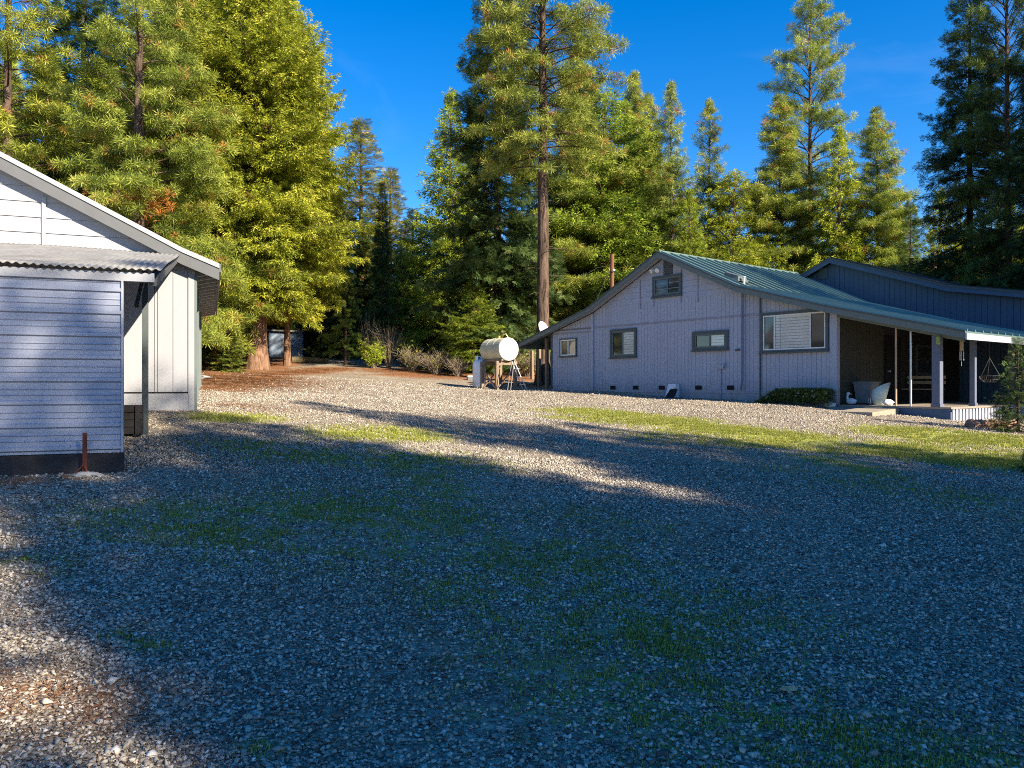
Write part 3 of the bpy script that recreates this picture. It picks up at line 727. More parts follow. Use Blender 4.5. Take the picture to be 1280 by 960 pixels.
# windows
def window(px0, py0, px1, py1, panes, tw=.10, trim='trim', label=None, sash='sash', thick=.045):
    x0, x1 = hx(px0), hx(px1); zt = (hz(px0,py0)+hz(px1,py0))/2; zb = (hz(px0,py1)+hz(px1,py1))/2
    y = -.035
    f = MB(); f.box(x0,x1,y-.045,y,zt-tw,zt); f.box(x0,x1,y-.045,y,zb,zb+tw); f.box(x0,x0+tw,y-.045,y,zb+tw,zt-tw); f.box(x1-tw,x1,y-.045,y,zb+tw,zt-tw)
    f.box(x0-.03, x1+.03, y-.08, y-.046, zb-.02, zb+.03)
    o = f.build('window', M[trim], house)
    if label: o['label'] = label
    a, b_, c, d = x0+tw, x1-tw, zb+tw, zt-tw
    s = MB(); t = thick
    s.box(a,b_,y-.03,y+.002,d-t,d); s.box(a,b_,y-.03,y+.002,c,c+t); s.box(a,a+t,y-.03,y+.002,c+t,d-t); s.box(b_-t,b_,y-.03,y+.002,c+t,d-t)
    xs_ = [a+(b_-a)*p for p, _ in panes]
    for q in xs_[1:]: s.box(q-t/2,q+t/2,y-.028,y+.002,c+t,d-t)
    s.build('sash', M[sash], o)
    ends = xs_[1:]+[b_]
    for (p, mt), xe, xs0 in zip(panes, ends, xs_):
        g = MB(); g.box(xs0+t/2, xe-t/2, y+.004, y+.012, c+t*.6, d-t*.6); g.build('pane', M[mt], o)
window(701,423,722,446,[(0,'glass'),(.5,'glass')], .05, label='small white-framed sliding window')
window(764,411,797,447.5,[(0,'glass'),(.47,'blind')], .09, sash='rake')
window(866.5,413.5,911.5,438.5,[(0,'glass'),(.5,'blind')], .11, sash='rake')
window(952,388.5,1037,440.5,[(0,'glass'),(.19,'blind'),(.765,'glass')], .09, label='wide three-pane picture window', thick=.04)
window(817,344,853.5,371,[(0,'glass'),(.52,'glass')], .08, sash='rake', label='small window in the gable')
# gable louvre
x0, x1, zt, zb = hx(830.5), hx(841.5), hz(836,323), hz(836,344)
b = MB(); b.box(x0,x1,-.05,-.034,zb,zt)
k = zb+.03
while k < zt-.03:
    b.hexa([(x0,-.085,k),(x1,-.085,k),(x1,-.052,k+.03),(x0,-.052,k+.03),(x0,-.085,k+.012),(x1,-.085,k+.012),(x1,-.052,k+.042),(x0,-.052,k+.042)]); k += .065
b.build('gable_vent', M['shedgrey'], house)
fl = MB(); x, z = hx(822), hz(822,338); fl.box(x-.06,x+.06,-.08,-.034,z-.05,z+.05)
flo = fl.build('floodlight', M['sash'], house)
for s in (-1, 1):
    h = MB(); h.tube([(x+s*.1,-.1,z+.02),(x+s*.14,-.2,z-.04)], [.05,.085], 10); h.build('lamp_head', M['sash'], flo)
# downpipes, cable, boxes
b = MB(); x = hx(931); b.tube([(x,-.12,hz(931,362)),(x,-.12,hz(930,474)),(x-.06,-.14,hz(930,487))], .03, 8); b.build('downpipe', simple('blue_grey_pipe', (.12,.17,.26), .5), house)
b = MB(); x = hx(742); b.box(x-.05,x+.05,-.09,-.03,-.45,gable_top(x)-.03); b.build('downpipe', M['wall'], house)
b = MB(); x = hx(951.5); b.box(x-.02,x+.02,-.07,-.03,-.7,gable_top(x)-.05); b.build('batten', M['trim'], house)
b = MB(); x, z = hx(903), hz(903,459); b.box(x-.14,x+.1,-.10,-.036,z-.05,z+.07); b.tube([(x-.02,-.06,z-.05),(x-.03,-.06,-.55)], .018, 6); b.box(x+.1,x+.16,-.16,-.036,z-.01,z+.13); b.build('meter_box', M['wall'], house)
b = MB(); x, z = hx(923), hz(923,437.5); b.box(x-.07,x+.07,-.09,-.036,z-.03,z+.03); b.build('outlet_cover', M['trim'], house)
for px in (767,795.5,828,874,914):
    x, z = hx(px), hz(px,484.5); b = MB(); b.box(x-.13,x+.13,-.05,-.036,z-.07,z+.07)
    for q in range(4): b.box(x-.12+q*.065, x-.10+q*.065, -.058, -.051, z-.06, z+.06)
    b.build('foundation_vent', M['black'], house)

# left open bay under the low roof
for px, yy in ((674, 1.6), (683.5, .3), (665, 3.5)):
    x = hx(px, yy); b = MB(); b.box(x-.06,x+.06,yy-.06,yy+.06,-.9,rz_(x)-.08); b.build('post', M['oldwood'], house)
# rear wing
RW = [(-6,2.0), (.98,5.06), (5.4,3.52), (8.4,2.96), (15,1.9)]
b = MB(); gt = [(x, rz_(x, RW)-.12) for x in (-5.5,.98,5.4,8.4,14.6)]
vs = [(x, y, z) for y in (8.5, 8.64) for (x, z) in [(-5.5,-1.2)] + gt + [(14.6,-1.2)]]; n = len(vs)//2
b.add(vs, [tuple(range(n)), tuple(range(2*n-1, n-1, -1))] + [(i,(i+1)%n,(i+1)%n+n,i+n) for i in range(n)])
b.box(14.46,14.6,8.65,15,-1.2,1.8)
b.build('wing_wall', simple('blue_groove', (.06,.10,.18), .8), house)
b = MB(); vboards(b, -4.8, 14.4, -.6, 9, .2, 8.5, .022, .016, P=[(x, z) for x, z in RW]); b.build('wing_siding', M['bluewall'], house)
wr = roof_strip(RW, 8.12, 16, 'wing_roof', M['roofdark'], house, rib=.5)
fascia(RW, 8.07, .2, 'wing_fascia', M['bluewall'], house)
fascia([(x, z+.02) for x, z in RW], 8.04, .06, 'wing_rake_trim', M['trim'], house, t=.024)
b = MB(); x = hx(1029, 8.45); b.box(x-.18,x+.2,8.42,8.47,4.3,4.75); b.build('gable_vent', M['trim'], house)
# porch: side wall, doors, deck, posts, beam
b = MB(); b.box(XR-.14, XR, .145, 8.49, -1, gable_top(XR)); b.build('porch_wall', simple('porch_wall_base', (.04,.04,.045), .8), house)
def sboards(y0, y1, z0, z1, m, nm):
    b = MB(); y = y0
    while y < y1-.01:
        b.box(XR+.001, XR+.02, y+.007, min(y+.2,y1)-.007, z0, z1); y += .2
    b.build(nm, m, house)
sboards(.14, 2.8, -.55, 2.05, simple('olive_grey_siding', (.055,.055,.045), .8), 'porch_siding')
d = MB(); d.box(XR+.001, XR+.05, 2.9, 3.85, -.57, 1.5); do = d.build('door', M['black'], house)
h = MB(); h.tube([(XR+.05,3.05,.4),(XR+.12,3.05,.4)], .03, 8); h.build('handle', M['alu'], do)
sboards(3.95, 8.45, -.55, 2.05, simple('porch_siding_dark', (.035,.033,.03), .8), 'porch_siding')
wn = MB(); wn.box(XR+.022, XR+.06, 5.0, 6.4, .3, 1.3); wo = wn.build('porch_window', M['trim'], house)
g = MB(); g.box(XR+.062, XR+.066, 5.08, 6.32, .38, 1.22); g.build('pane', M['glass'], wo)
ZD = -.60
dk = MB(); x = XR+.06
y = 0.0
while y < 8.4: dk.box(XR+.06, 8.8, y, y+.135, ZD-.05, ZD); y += .145
dk.build('porch_deck', M['deck'], house)
b = MB(); b.box(XR+.06, 8.76, .01, .05, -1.1, ZD-.055); b.build('deck_skirt', M['bluewall'], house)
b = MB(); b.box(8.77, 8.80, .0, 8.4, -.98, ZD-.12)
y = .02
rq = random.Random(3)
while y < 8.3:
    b.box(8.805, 8.83, y, y+.13, -.96+rq.uniform(-.02,.02), ZD-.06); y += .21
b.build('deck_skirt', M['skirt'], house)
def post(x, y, w, m='wall', lab=None, zb=ZD, kind='post'):
    b = MB(); b.box(x-w/2,x+w/2,y-w/2,y+w/2,zb,rz_(x)-.14-.14); b.box(x-w/2-.02,x+w/2+.02,y-w/2-.02,y+w/2+.02,zb,zb+.08)
    return b.build(kind, M[m], house)
post(8.42, .1, .2, 'post'); post(8.66, 1.75, .13, 'post'); post(8.66, 4.5, .13, 'trim'); post(8.66, 7.4, .13, 'trim')
for px in (1120, 1138.5):
    x = hx(px, .1); b = MB(); b.tube([(x,.1,-1.0),(x,.1,rz_(x)-.2)], .028, 8); b.build('pipe_post', M['alu' if px > 1130 else 'palewood'], house)
b = MB(); b.hexa([(XR+.05,.0,rz_(XR)-.29),(9.1,.0,rz_(9.1)-.29),(9.1,.09,rz_(9.1)-.29),(XR+.05,.09,rz_(XR)-.29),(XR+.05,.0,rz_(XR)-.14),(9.1,.0,rz_(9.1)-.14),(9.1,.09,rz_(9.1)-.14),(XR+.05,.09,rz_(XR)-.14)])
b.build('porch_beam', M['rake'], house)
b = MB(); b.box(8.6,8.72,.095,8.4,rz_(8.66)-.29,rz_(8.66)-.14); b.build('porch_beam', M['trim'], house)

def hthing(name, x, y, z, rz=0, **k): return empty(name, hw(x,y,z), HA+rz, **k)
# satellite dish on the low left eave
x = hx(680, .5)
sd = hthing('satellite_dish', x, .5, rz_(x), label='white satellite dish on the lower left edge of the house roof', cat='satellite dish')
c = MB(); nseg = 20; rings = 5; vs = []; fs = []
for r_ in range(rings+1):
    for a in range(nseg):
        q = .27*r_/rings; vs.append((q*math.cos(2*math.pi*a/nseg)*.9, .35*q*q/.27*.6, q*math.sin(2*math.pi*a/nseg)))
for r_ in range(rings):
    for a in range(nseg): fs.append((r_*nseg+a, r_*nseg+(a+1)%nseg, (r_+1)*nseg+(a+1)%nseg, (r_+1)*nseg+a))
n0 = len(vs); vs += [(a, b_+.012, c_) for a, b_, c_ in vs]; fs += [tuple(i+n0 for i in f[::-1]) for f in fs]
me = MB(); me.add(vs, fs); dish = me.build('reflector', M['white'], sd, smooth=True); dish.scale = (1.35,1.35,1.35); dish.location = (-.1,0,.42); dish.rotation_euler = (R(22), 0, R(-79))
b = MB(); b.tube([(0,.05,-.05),(0,.05,.3),(-.06,.03,.4)], .022, 8); b.build('mast', M['alu'], sd)
b = MB(); b.tube([(-.02,0,.12),(.3,.05,.34),(.34,.06,.42)], .014, 6); b.box(.30,.40,.01,.11,.40,.47); b.build('feed_arm', M['white'], sd)

# wooden pole behind the left slope with stay wires
b = MB(); yb = 6.0; x = hx(765, yb)
mp = hthing('utility_pole', x, yb, -.2, label='short red-brown wooden pole rising behind the left slope of the roof', cat='pole')
top = hz(765, 318, yb)+.2
b.tube([(0,0,-.3),(0,0,top)], .10, 10); b.build('pole', M['polewood'], mp)
b = MB(); b.tube([(.1,-.05,top-.85),(.3,-.15,top-.8)], .05, 8); b.build('insulator', M['white'], mp)
b = MB(); b.tube([(0,0,top-.5),(hx(741,.1)-hx(765,6.0),-5.9,hz(741,386,.1)+.2)], .007, 4); b.tube([(0,0,top-.5),(.5,-1.5,top-.85),(.9,-3,top-1.5)], .006, 4); b.build('wire', M['darkwire'], mp)
# far utility pole
X = (1168-640)/F*42; up_ = empty('utility_pole', (X, 42, gz(X,42)), 0, label='weathered pole with a slack wire among the dark firs at right', cat='pole')
tz = E+(480-316)/F*42 - gz(X,42)
b = MB(); b.tube([(0,0,-.3),(0,0,tz)], [.14,.11], 10); b.build('pole', M['palewood'], up_)
b = MB(); b.tube([(0,0,tz-.3),(-1.2,-1.5,tz-.85),(-2.4,-3,tz-1.1)], .018, 5); b.tube([(0,0,tz-.35),(.8,-.2,tz-.15)], .025, 5); b.build('wire', M['alu'], up_)

# porch things
b_ = hthing('wheelie_bin', hx(1083,1.0), 1.0, ZD, label='dark grey bin standing against the porch wall behind the pale tub', cat='bin')
b = MB(); b.hexa([(-.2,-.2,.05),(.2,-.2,.05),(.2,.2,.05),(-.2,.2,.05),(-.26,-.26,.62),(.26,-.26,.62),(.26,.26,.62),(-.26,.26,.62)]); b.build('body', M['grey'], b_)
b = MB(); b.box(-.28,.28,-.28,.28,.621,.67); b.build('lid', M['grey'], b_)
tb = hthing('tub', hx(1098,.55), .55, ZD, label='tall milky white tub leaning open on the porch deck', cat='tub')
vs = []; fs = []; n = 20
for z_, r_, sh in ((0,.15,0),(.25,.20,.02),(.5,.25,.07)):
    for a in range(n):
        q = 2*math.pi*a/n; vs.append((r_*math.cos(q)+sh, r_*math.sin(q), z_*(1+.28*math.cos(q)*(z_>.3))))
for z_, r_, sh in ((.5,.235,.07),(.25,.185,.02),(.02,.13,0)):
    for a in range(n):
        q = 2*math.pi*a/n; vs.append((r_*math.cos(q)+sh, r_*math.sin(q), z_*(1+.28*math.cos(q)*(z_>.3))))
for i in range(5):
    for a in range(n): fs.append((i*n+a, i*n+(a+1)%n, (i+1)*n+(a+1)%n, (i+1)*n+a))
fs.append(tuple(range(n))); fs.append(tuple(range(5*n, 6*n)))
me = MB(); me.add(vs, fs); me.build('bucket', M['tub'], tb, smooth=True)
b = MB(); b.tube([(-.2,-.12,.02),(-.22,-.16,.2),(-.14,-.2,.2),(-.12,-.18,.02)], .01, 5); b.build('wire_stand', M['alu'], tb)

def blob(name, m, pos, size, seed, parent=None, sub=2, amp=.18):
    import bmesh
    bm = bmesh.new(); bmesh.ops.create_icosphere(bm, subdivisions=sub, radius=1)
    rr = random.Random(seed); ph = [rr.uniform(0,6) for _ in range(6)]
    for v in bm.verts:
        c = v.co; k = 1 + amp*(math.sin(c.x*3+ph[0])*math.sin(c.y*3.3+ph[1]) + .6*math.sin(c.z*5+ph[2]+c.x*4)) + rr.uniform(-amp,amp)*.35
        v.co = Vector((c.x*size[0]*k, c.y*size[1]*k, c.z*size[2]*k))
    me = bpy.data.meshes.new(name); bm.to_mesh(me); bm.free(); me.materials.append(m)
    o = bpy.data.objects.new(name, me); col.objects.link(o); o.location = pos
    if parent: o.parent = parent
    return o
tag(blob('plastic_bag', M['white'], hw(hx(1110,.3),.3,ZD+.09), (.17,.13,.09), 5), 'crumpled white bag on the deck beside the milky tub', 'bag')
tag(blob('plastic_bag', M['white'], hw(XR+.0,-.35,-.60), (.2,.12,.09), 6), 'white sack lying at the foot of the house corner by the hedge', 'bag')
# goose-like white garden figure
gf = hthing('garden_figure', hx(1064,.4), .4, ZD, label='white bird-shaped garden figure on the deck near the house corner', cat='figurine')
blob('body', M['white'], (0,0,.1), (.16,.09,.09), 3, gf, 3, .05)
b = MB(); b.tube([(-.08,0,.13),(-.12,0,.22),(-.1,0,.3)], [.05,.035,.03], 8); b.build('neck', M['white'], gf, smooth=True)
blob('head', M['white'], (-.09,0,.32), (.06,.045,.045), 4, gf, 2, .04)
b = MB(); b.tube([(-.04,0,.32),(.03,0,.30)], [.018,.004], 6); b.build('beak', M['palewood'], gf)
# broom
br = hthing('broom', hx(1060,.7), .7, ZD, label='long-handled broom leaning upright on the shaded porch wall', cat='broom')
b = MB(); b.tube([(0,0,.12),(-.1,0,1.35)], .014, 6); b.build('handle', M['palewood'], br)
b = MB(); b.hexa([(-.12,-.03,0),(.12,-.03,0),(.12,.03,0),(-.12,.03,0),(-.05,-.02,.16),(.05,-.02,.16),(.05,.02,.16),(-.05,.02,.16)]); b.build('bristles', M['black'], br)
# bench
bn = hthing('porch_bench', hx(1145,4.2), 4.2, ZD, label='low pale slatted bench in the dark of the porch', cat='bench')
for k in range(3): b = MB(); b.box(-.8,.8,-.2+k*.14,-.09+k*.14,.42,.45); b.build('slat', M['palewood'], bn)
for k in range(2): b = MB(); b.box(-.8,.8,.22,.25,.6+k*.16,.7+k*.16); b.build('backrest', M['palewood'], bn)
for sx in (-.7,.7):
    for sy in (-.15,.22): b = MB(); b.box(sx-.03,sx+.03,sy-.03,sy+.03,0,.415 if sy<0 else .86); b.build('leg', M['palewood'], bn)
# lantern, wind chime, hanging basket
x = hx(1173.5,-.05); zz = hz(1173.5,425,-.05)
ln = hthing('lantern', x, -.08, zz, label='green glass lantern hanging under the porch beam at the corner post', cat='lantern')
b = MB(); b.tube([(0,0,-.12),(0,0,-.09),(0,0,.08),(0,0,.13)], [.03,.055,.05,.01], 8); b.build('glass', M['green_glass'], ln)
b = MB(); b.tube([(0,0,.13),(0,0,.36)], .006, 4); b.build('hook', M['trim'], ln)
x = hx(1202,1.2); zz = hz(1202,432,1.2)
wc = hthing('wind_chime', x, 1.2, zz, label='pale wind chime hanging inside the porch between the posts', cat='wind chime')
b = MB(); b.tube([(0,0,-.14),(0,0,.14)], .05, 8); b.build('body', M['palewood'], wc)
b = MB(); b.tube([(0,0,.14),(0,0,.5)], .006, 4); b.tube([(0,0,-.14),(.0,0,-.55)], .005, 4); b.build('cord', M['alu'], wc)
for k in range(3):
    b = MB(); b.tube([(.05*math.cos(k*2.1),.05*math.sin(k*2.1),-.16),(.05*math.cos(k*2.1),.05*math.sin(k*2.1),-.4)], .012, 6); b.build('tube', M['alu'], wc)
x = hx(1237,2.6); zz = hz(1237,470,2.6)
hb_ = hthing('hanging_basket', x, 2.6, zz, label='round wire basket hanging on cords inside the porch', cat='hanging basket')
b = MB(); n = 14
for r_, z_ in ((.26,.0),(.22,-.1),(.13,-.17)): b.tube([(r_*math.cos(2*math.pi*a/n), r_*math.sin(2*math.pi*a/n), z_) for a in range(n+1)], .009, 4, caps=False)
for a in range(0,n): q = 2*math.pi*a/n; b.tube([(.26*math.cos(q),.26*math.sin(q),0),(.22*math.cos(q),.22*math.sin(q),-.1),(.13*math.cos(q),.13*math.sin(q),-.17)], .007, 4, caps=False)
b.build('basket', M['darkwire'], hb_)
b = MB()
for a in range(3): q = a*2.1; b.tube([(.26*math.cos(q),.26*math.sin(q),0),(0,0,.5)], .008, 4)
b.tube([(0,0,.5),(0,0,.95)], .008, 4); b.build('cord', M['darkwire'], hb_)
# board and dark plate leaning on the wall
x = hx(844); o = hthing('white_board', x, -.16, gz(*hw(x,-.16,0)[:2])-E, label='square white board leaning against the base of the house wall', cat='board')
b = MB(); b.hexa([(-.24,-.1,0),(.2,-.1,0),(.2,-.07,0),(-.24,-.07,0),(-.24,.07,.46),(.2,.07,.46),(.2,.1,.46),(-.24,.1,.46)]); b.build('panel', M['white'], o)
b = MB(); b.box(.2,.235,-.1,.1,0,.46); b.build('edge_batten', M['white'], o)
x = hx(839.5,-.42); o2 = hthing('metal_plate', x, -.42, gz(*hw(x,-.42,0)[:2])-E, label='small dark plate propped in front of the white board', cat='plate')
b = MB(); b.hexa([(-.22,-.1,0),(.16,-.1,0),(.16,-.075,0),(-.22,-.075,0),(-.12,.08,.3),(.18,.08,.3),(.18,.105,.3),(-.12,.105,.3)]); b.build('plate', M['black'], o2)
b = MB(); b.tube([(.02,.09,.31),(.06,.09,.34),(.1,.09,.31)], .012, 6); b.build('grip', M['black'], o2)
# concrete ramp
x0, x1 = hx(1046,-.2), hx(1120,-.2)
o = hthing('ramp', (x0+x1)/2, -.9, gz(*hw((x0+x1)/2,-.9,0)[:2])-E, label='tan concrete ramp from the gravel up to the porch deck', cat='ramp')
w_ = (x1-x0)/2; b = MB(); b.hexa([(-w_,-.6,-.25),(w_,-.6,-.25),(w_,.88,-.25),(-w_,.88,-.25),(-w_,-.6,.02),(w_,-.6,.02),(w_,.88,.10),(-w_,.88,.12)]); b.build('slab', M['concrete'], o)
# low hedge under the big window
hg = hthing('hedge', hx(995,-.6), -.6, gz(*hw(hx(995,-.6),-.6,0)[:2])-E, label='low dark hedge with pale blooms under the picture window', cat='hedge')
rs = np.random.RandomState(4); n = 4200
hl = (hx(1036,-.6)-hx(955,-.6))/2
X_ = rs.uniform(-hl*1.15, hl, n); Y_ = rs.uniform(-.32, .32, n); hh = .46*np.clip((X_+hl*1.2)/(hl*.7), .12, 1); Z_ = hh*rs.rand(n)**.5
D = rs.normal(0,1,(n,3))+[0,-.2,.6]
V = np.stack([X_,Y_,Z_],-1)[:,None] + np.einsum('kj,njc->nkc', TPL['cedar'], frames(D, rs))*.085
cr = npmesh('foliage', V.reshape(-1,3), np.arange(n*len(TPL['cedar'])).reshape(-1,3), FOL['fir'], hg, tone=np.repeat(rs.rand(n)*.8, len(TPL['cedar']))); cr.color = (.9,.95,.9,1)
b = MB()
for k in range(34):
    x = rs.uniform(-hl*.8, hl); z = .44*min(1, (x+hl*1.2)/(hl*.7))*rs.uniform(.55,1.02); y = rs.uniform(-.36,-.1); s = rs.uniform(.015,.035)
    b.tube([(x,y,z-s),(x,y,z),(x,y,z+s)], [s*.5,s,s*.4], 6)
bo = b.build('blooms', M['grey2'], hg); bo['kind'] = 'stuff'
b = MB()
for k in range(14): b.tube([(rs.uniform(-hl,hl),rs.uniform(-.2,.2),-.05),(rs.uniform(-hl,hl),rs.uniform(-.2,.2),.4)], .01, 4)
b.build('stems', M['twig'], hg)
# reddish stones edging the bed below the deck
for k in range(9):
    px = 1216 + k*6.2; x, y = p2g(px, 534.5)
    s = random.uniform(.13,.19)
    tag(blob('rock', M['stone'], (x, y, gz(x,y)+s*.3), (s,s*.8,s*.75), 20+k), 'reddish stone in the row edging the bed below the porch', 'stone', 'stones edging the bed below the porch')

# ------------------------------------------------------------------ shed on the left
SX = Vector((.9315,.3637,0)); SY = Vector((-.3637,.9315,0)); SO = Vector((-5.748,14,E)); SA = math.atan2(.3637,.9315)
def sx(px, y=0.0):
    u = (px-640)/F; bx = SO.x+SY.x*y; by = SO.y+SY.y*y; return (u*by-bx)/(SX.x-u*SX.y)
def sz(px, py, y=0.0):
    x = sx(px, y); return (480-py)/F*(SO.y+SX.y*x+SY.y*y)
def sw(x, y, z): return SO+SX*x+SY*y+Vector((0,0,z))
shed = empty('storage_building', SO, SA, label='white gabled outbuilding at left with corrugated lean-to and metal cladding', cat='shed')
SR = [(-10.6,2.2),(-5.1,4.92),(-.2,2.42),(.42,2.17)]
def st(x): return float(np.interp(x, [a for a,b in SR],[b for a,b in SR]))
b = MB(); gt = [(x, st(x)-.2) for x in (-10.2,-5.1,-.2,0)]
vs = [(x, y, z) for y in (0,.14) for (x, z) in [(-10.2,-1)]+gt+[(0,-1)]]; n = len(vs)//2
b.add(vs, [tuple(range(n)), tuple(range(2*n-1,n-1,-1))]+[(i,(i+1)%n,(i+1)%n+n,i+n) for i in range(n)])
b.box(-.14,0,.141,9,-1,st(0)-.2); b.box(-10.2,-10.06,.141,9,-1,st(-10.2)-.2); b.box(-10.05,-.15,8.9,9,-1,2.0)
b.build('wall', M['shedwhite'], shed)
b = MB(); z = 2.3
while z < 4.6:
    xr = min(float(np.interp(z+.2, [2.42,4.92], [-.2,-5.1])), -.25); xl = -5.1-(xr+5.1); z1 = z+.26
    xr1 = float(np.interp(z1+.2, [2.42,4.92], [-.2,-5.1])); xl1 = -5.1-(xr1+5.1)
    b.hexa([(xl,-.03,z),(xr,-.03,z),(xr,-.001,z),(xl,-.001,z),(xl1,-.014,z1-.004),(xr1,-.014,z1-.004),(xr1,-.001,z1-.004),(xl1,-.001,z1-.004)]); z = z1
b.build('lap_siding', M['shedwhite'], shed)
b = MB(); x = sx(58); b.box(x-.06,x+.0,-.055,-.031,2.32,sz(58,247)); b.build('batten', M['shedwhite'], shed)
b = MB()
for x0, x1 in ((-3.6,-2.42),(-2.4,-1.22),(-1.2,-.66),(-.60,-.36),(-.35,-.06)): b.box(x0, x1, -.018, -.001, -.14, 2.2)
b.box(-4,-.06,-.03,-.001,-.52,-.17)
b.build('wall_panel', M['shedwhite'], shed)
b = MB(); x = sx(192); b.box(x-.025,x+.018,-.012,-.002,-.5,2.1); b.box(-3.6,-.06,-.012,-.002,-.169,-.141); b.build('door_gap', M['black'], shed)
b = MB(); b.box(-.10,0,-.045,-.019,-.5,2.15); b.build('corner_board', M['shedwhite'], shed)
for ya, yb_ in ((-.045,.12),(2.2,2.4),(7.8,7.95)): b = MB(); b.box(.001,.045,ya,yb_,-.5,1.95); b.build('corner_board', M['rake'], shed)
def strip(P, y0, y1, th, off, nm, m):
    mb = MB()
    for (xa,za),(xb,zb) in zip(P[:-1],P[1:]):
        mb.hexa([(xa,y0,za-off-th),(xb,y0,zb-off-th),(xb,y1,zb-off-th),(xa,y1,za-off-th),(xa,y0,za-off),(xb,y0,zb-off),(xb,y1,zb-off),(xa,y1,za-off)])
    return mb.build(nm, m, shed)
strip(SR, -.20, 9.3, .035, 0, 'roof', M['galv']); strip(SR, -.24, -.20, .085, .0, 'rake_trim', M['rake2']); strip(SR, -.22, -.18, .21, .088, 'fascia', M['shedgrey'])
strip(SR, -.178, -.034, .02, .23, 'soffit', M['shedgrey'])
b = MB(); b.box(.421,.45,-.2,9.3,2.02,2.16); b.build('eave_board', M['shedgrey'], shed)
for k in range(16):
    y = .1+k*.6; b = MB(); b.hexa([(.01,y,1.95),(.40,y,2.03),(.40,y+.05,2.03),(.01,y+.05,1.95),(.01,y,2.14),(.40,y,2.125),(.40,y+.05,2.125),(.01,y+.05,2.14)]); b.build('rafter_tail', M['rake2'], shed)
# lean-to: corrugated roof
zA, zF = 2.34, 1.235; LX0, LX1 = -9, -.22; nyy = 10; xs_ = np.arange(LX0, LX1+.001, .0127)
VX, VY = np.meshgrid(xs_, np.linspace(-.02, -5.95, nyy)); sag = np.interp(VY, [-5.95,-.02],[zF,zA])
VZ = sag + .011*np.sin(VX*2*np.pi/.076) + .012*np.sin(VX*2.1+VY)
idx = np.arange(VX.size).reshape(VX.shape); q = np.stack([idx[:-1,:-1],idx[:-1,1:],idx[1:,1:],idx[1:,:-1]],-1).reshape(-1,4)
o = npmesh('corrugated_roof', np.stack([VX,VY,VZ],-1).reshape(-1,3), q, M['galv'], shed)
md = o.modifiers.new('t','SOLIDIFY'); md.thickness = .006
b = MB(); b.box(LX0,-.30,-5.9,-5.82,zF-.13,zF-.035); b.build('header', M['shedwhite'], shed)
b = MB(); b.hexa([(-.36,-5.8,zF-.16),(-.28,-5.8,zF-.16),(-.28,-.04,zA-.17),(-.36,-.04,zA-.17),(-.36,-5.8,zF-.04),(-.28,-5.8,zF-.04),(-.28,-.04,zA-.05),(-.36,-.04,zA-.05)]); b.build('rafter', M['shedgrey'], shed)
# ribbed metal cladding on the front
xr = sx(152,-5.86); zt, zb = sz(152,349,-5.86), -.73
b = MB(); z = zb; P = []
pat = [(0,0),(.03,0),(.045,-.022),(.065,-.022),(.08,0),(.13,0),(.136,-.007),(.144,0),(.19,0),(.196,-.007),(.204,0)]
while z < zt:
    for dz, dy in pat:
        if z+dz < zt: P.append((z+dz, dy))
    z += .24
P.append((zt,0)); vs = []; fs = []
for zz_, dy in P: vs += [(-4.2,-5.86+dy,zz_),(xr,-5.86+dy,zz_)]
for i in range(len(P)-1): fs.append((2*i,2*i+1,2*i+3,2*i+2))
b.add(vs, fs); o = b.build('metal_cladding', M['panel'], shed); md = o.modifiers.new('t','SOLIDIFY'); md.thickness = .012; md.offset = 1
b = MB(); b.box(xr-.0,xr+.02,-5.9,-5.83,zb,zt); b.build('edge_trim', M['shedwhite'], shed)
b = MB(); b.box(-4.2,xr+.02,-5.93,-5.80,-1.2,zb-.01); b.box(-4.2,xr-.02,-5.79,-5.7,-.6,zF-.14); b.build('sill_beam', M['blackwood'], shed)
x = sx(181.5,-2.8); b = MB(); b.box(x-.04,x+.04,-2.84,-2.76,-.9,1.62); b.build('post', M['trim'], shed)
b = MB(); b.bar((x,-2.86,1.6),(x-.0,-4.2,1.0),.05,.05); b.build('brace', M['trim'], shed)
# crate at the post foot
o = empty('crate', sw(x-.33,-2.85,gz(*sw(x-.33,-2.85,0)[:2])-E), SA, label='dark wooden crate at the foot of the lean-to post', cat='crate')
b = MB()
for k in range(4): b.box(-.55,.31,-.3,.3,.02+k*.1,.11+k*.1)
b.build('body', M['blackwood'], o)
for xx in (-.5,.26): b = MB(); b.box(xx-.03,xx+.03,-.33,-.301,.0,.42); b.build('cleat', M['blackwood'], o)
# rusty stake and pale stones in front of the cladding
X, Y, _z = sw(sx(106,-6.02), -6.02, 0)
o = empty('metal_stake', (X, Y, gz(X,Y)), .1, label='rusty iron stake standing in front of the metal cladding', cat='stake')
b = MB(); b.box(-.022,.022,-.004,.004,-.1,.44); b.build('bar', M['rust'], o)
b = MB(); b.bar((0,-.01,.12),(-.09,-.03,.01),.02,.008); b.bar((0,-.01,.1),(.05,-.03,.0),.02,.008); b.build('foot', M['rust'], o)
for k,(px,py,s) in enumerate(((104,591,.08),(116,590,.07),(97,592,.05),(124,589,.045))):
    X, Y, _z = sw(sx(px,-6.08-.01*k), -6.08-.01*k, 0); tag(blob('rock', M['rock'], (X,Y,gz(X,Y)+s*.2), (s*1.3,s*.8,s*.45), 40+k), 'pale flat stone at the foot of the rusty stake', 'stone', 'pale stones at the foot of the rusty stake')
# stone behind the shed corner
X, Y = p2g(253, 474); tag(blob('rock', M['rock'], (X,Y,gz(X,Y)+.06), (.28,.2,.08), 50), 'flat pale rock in the rusty needles right of the shed', 'rock')

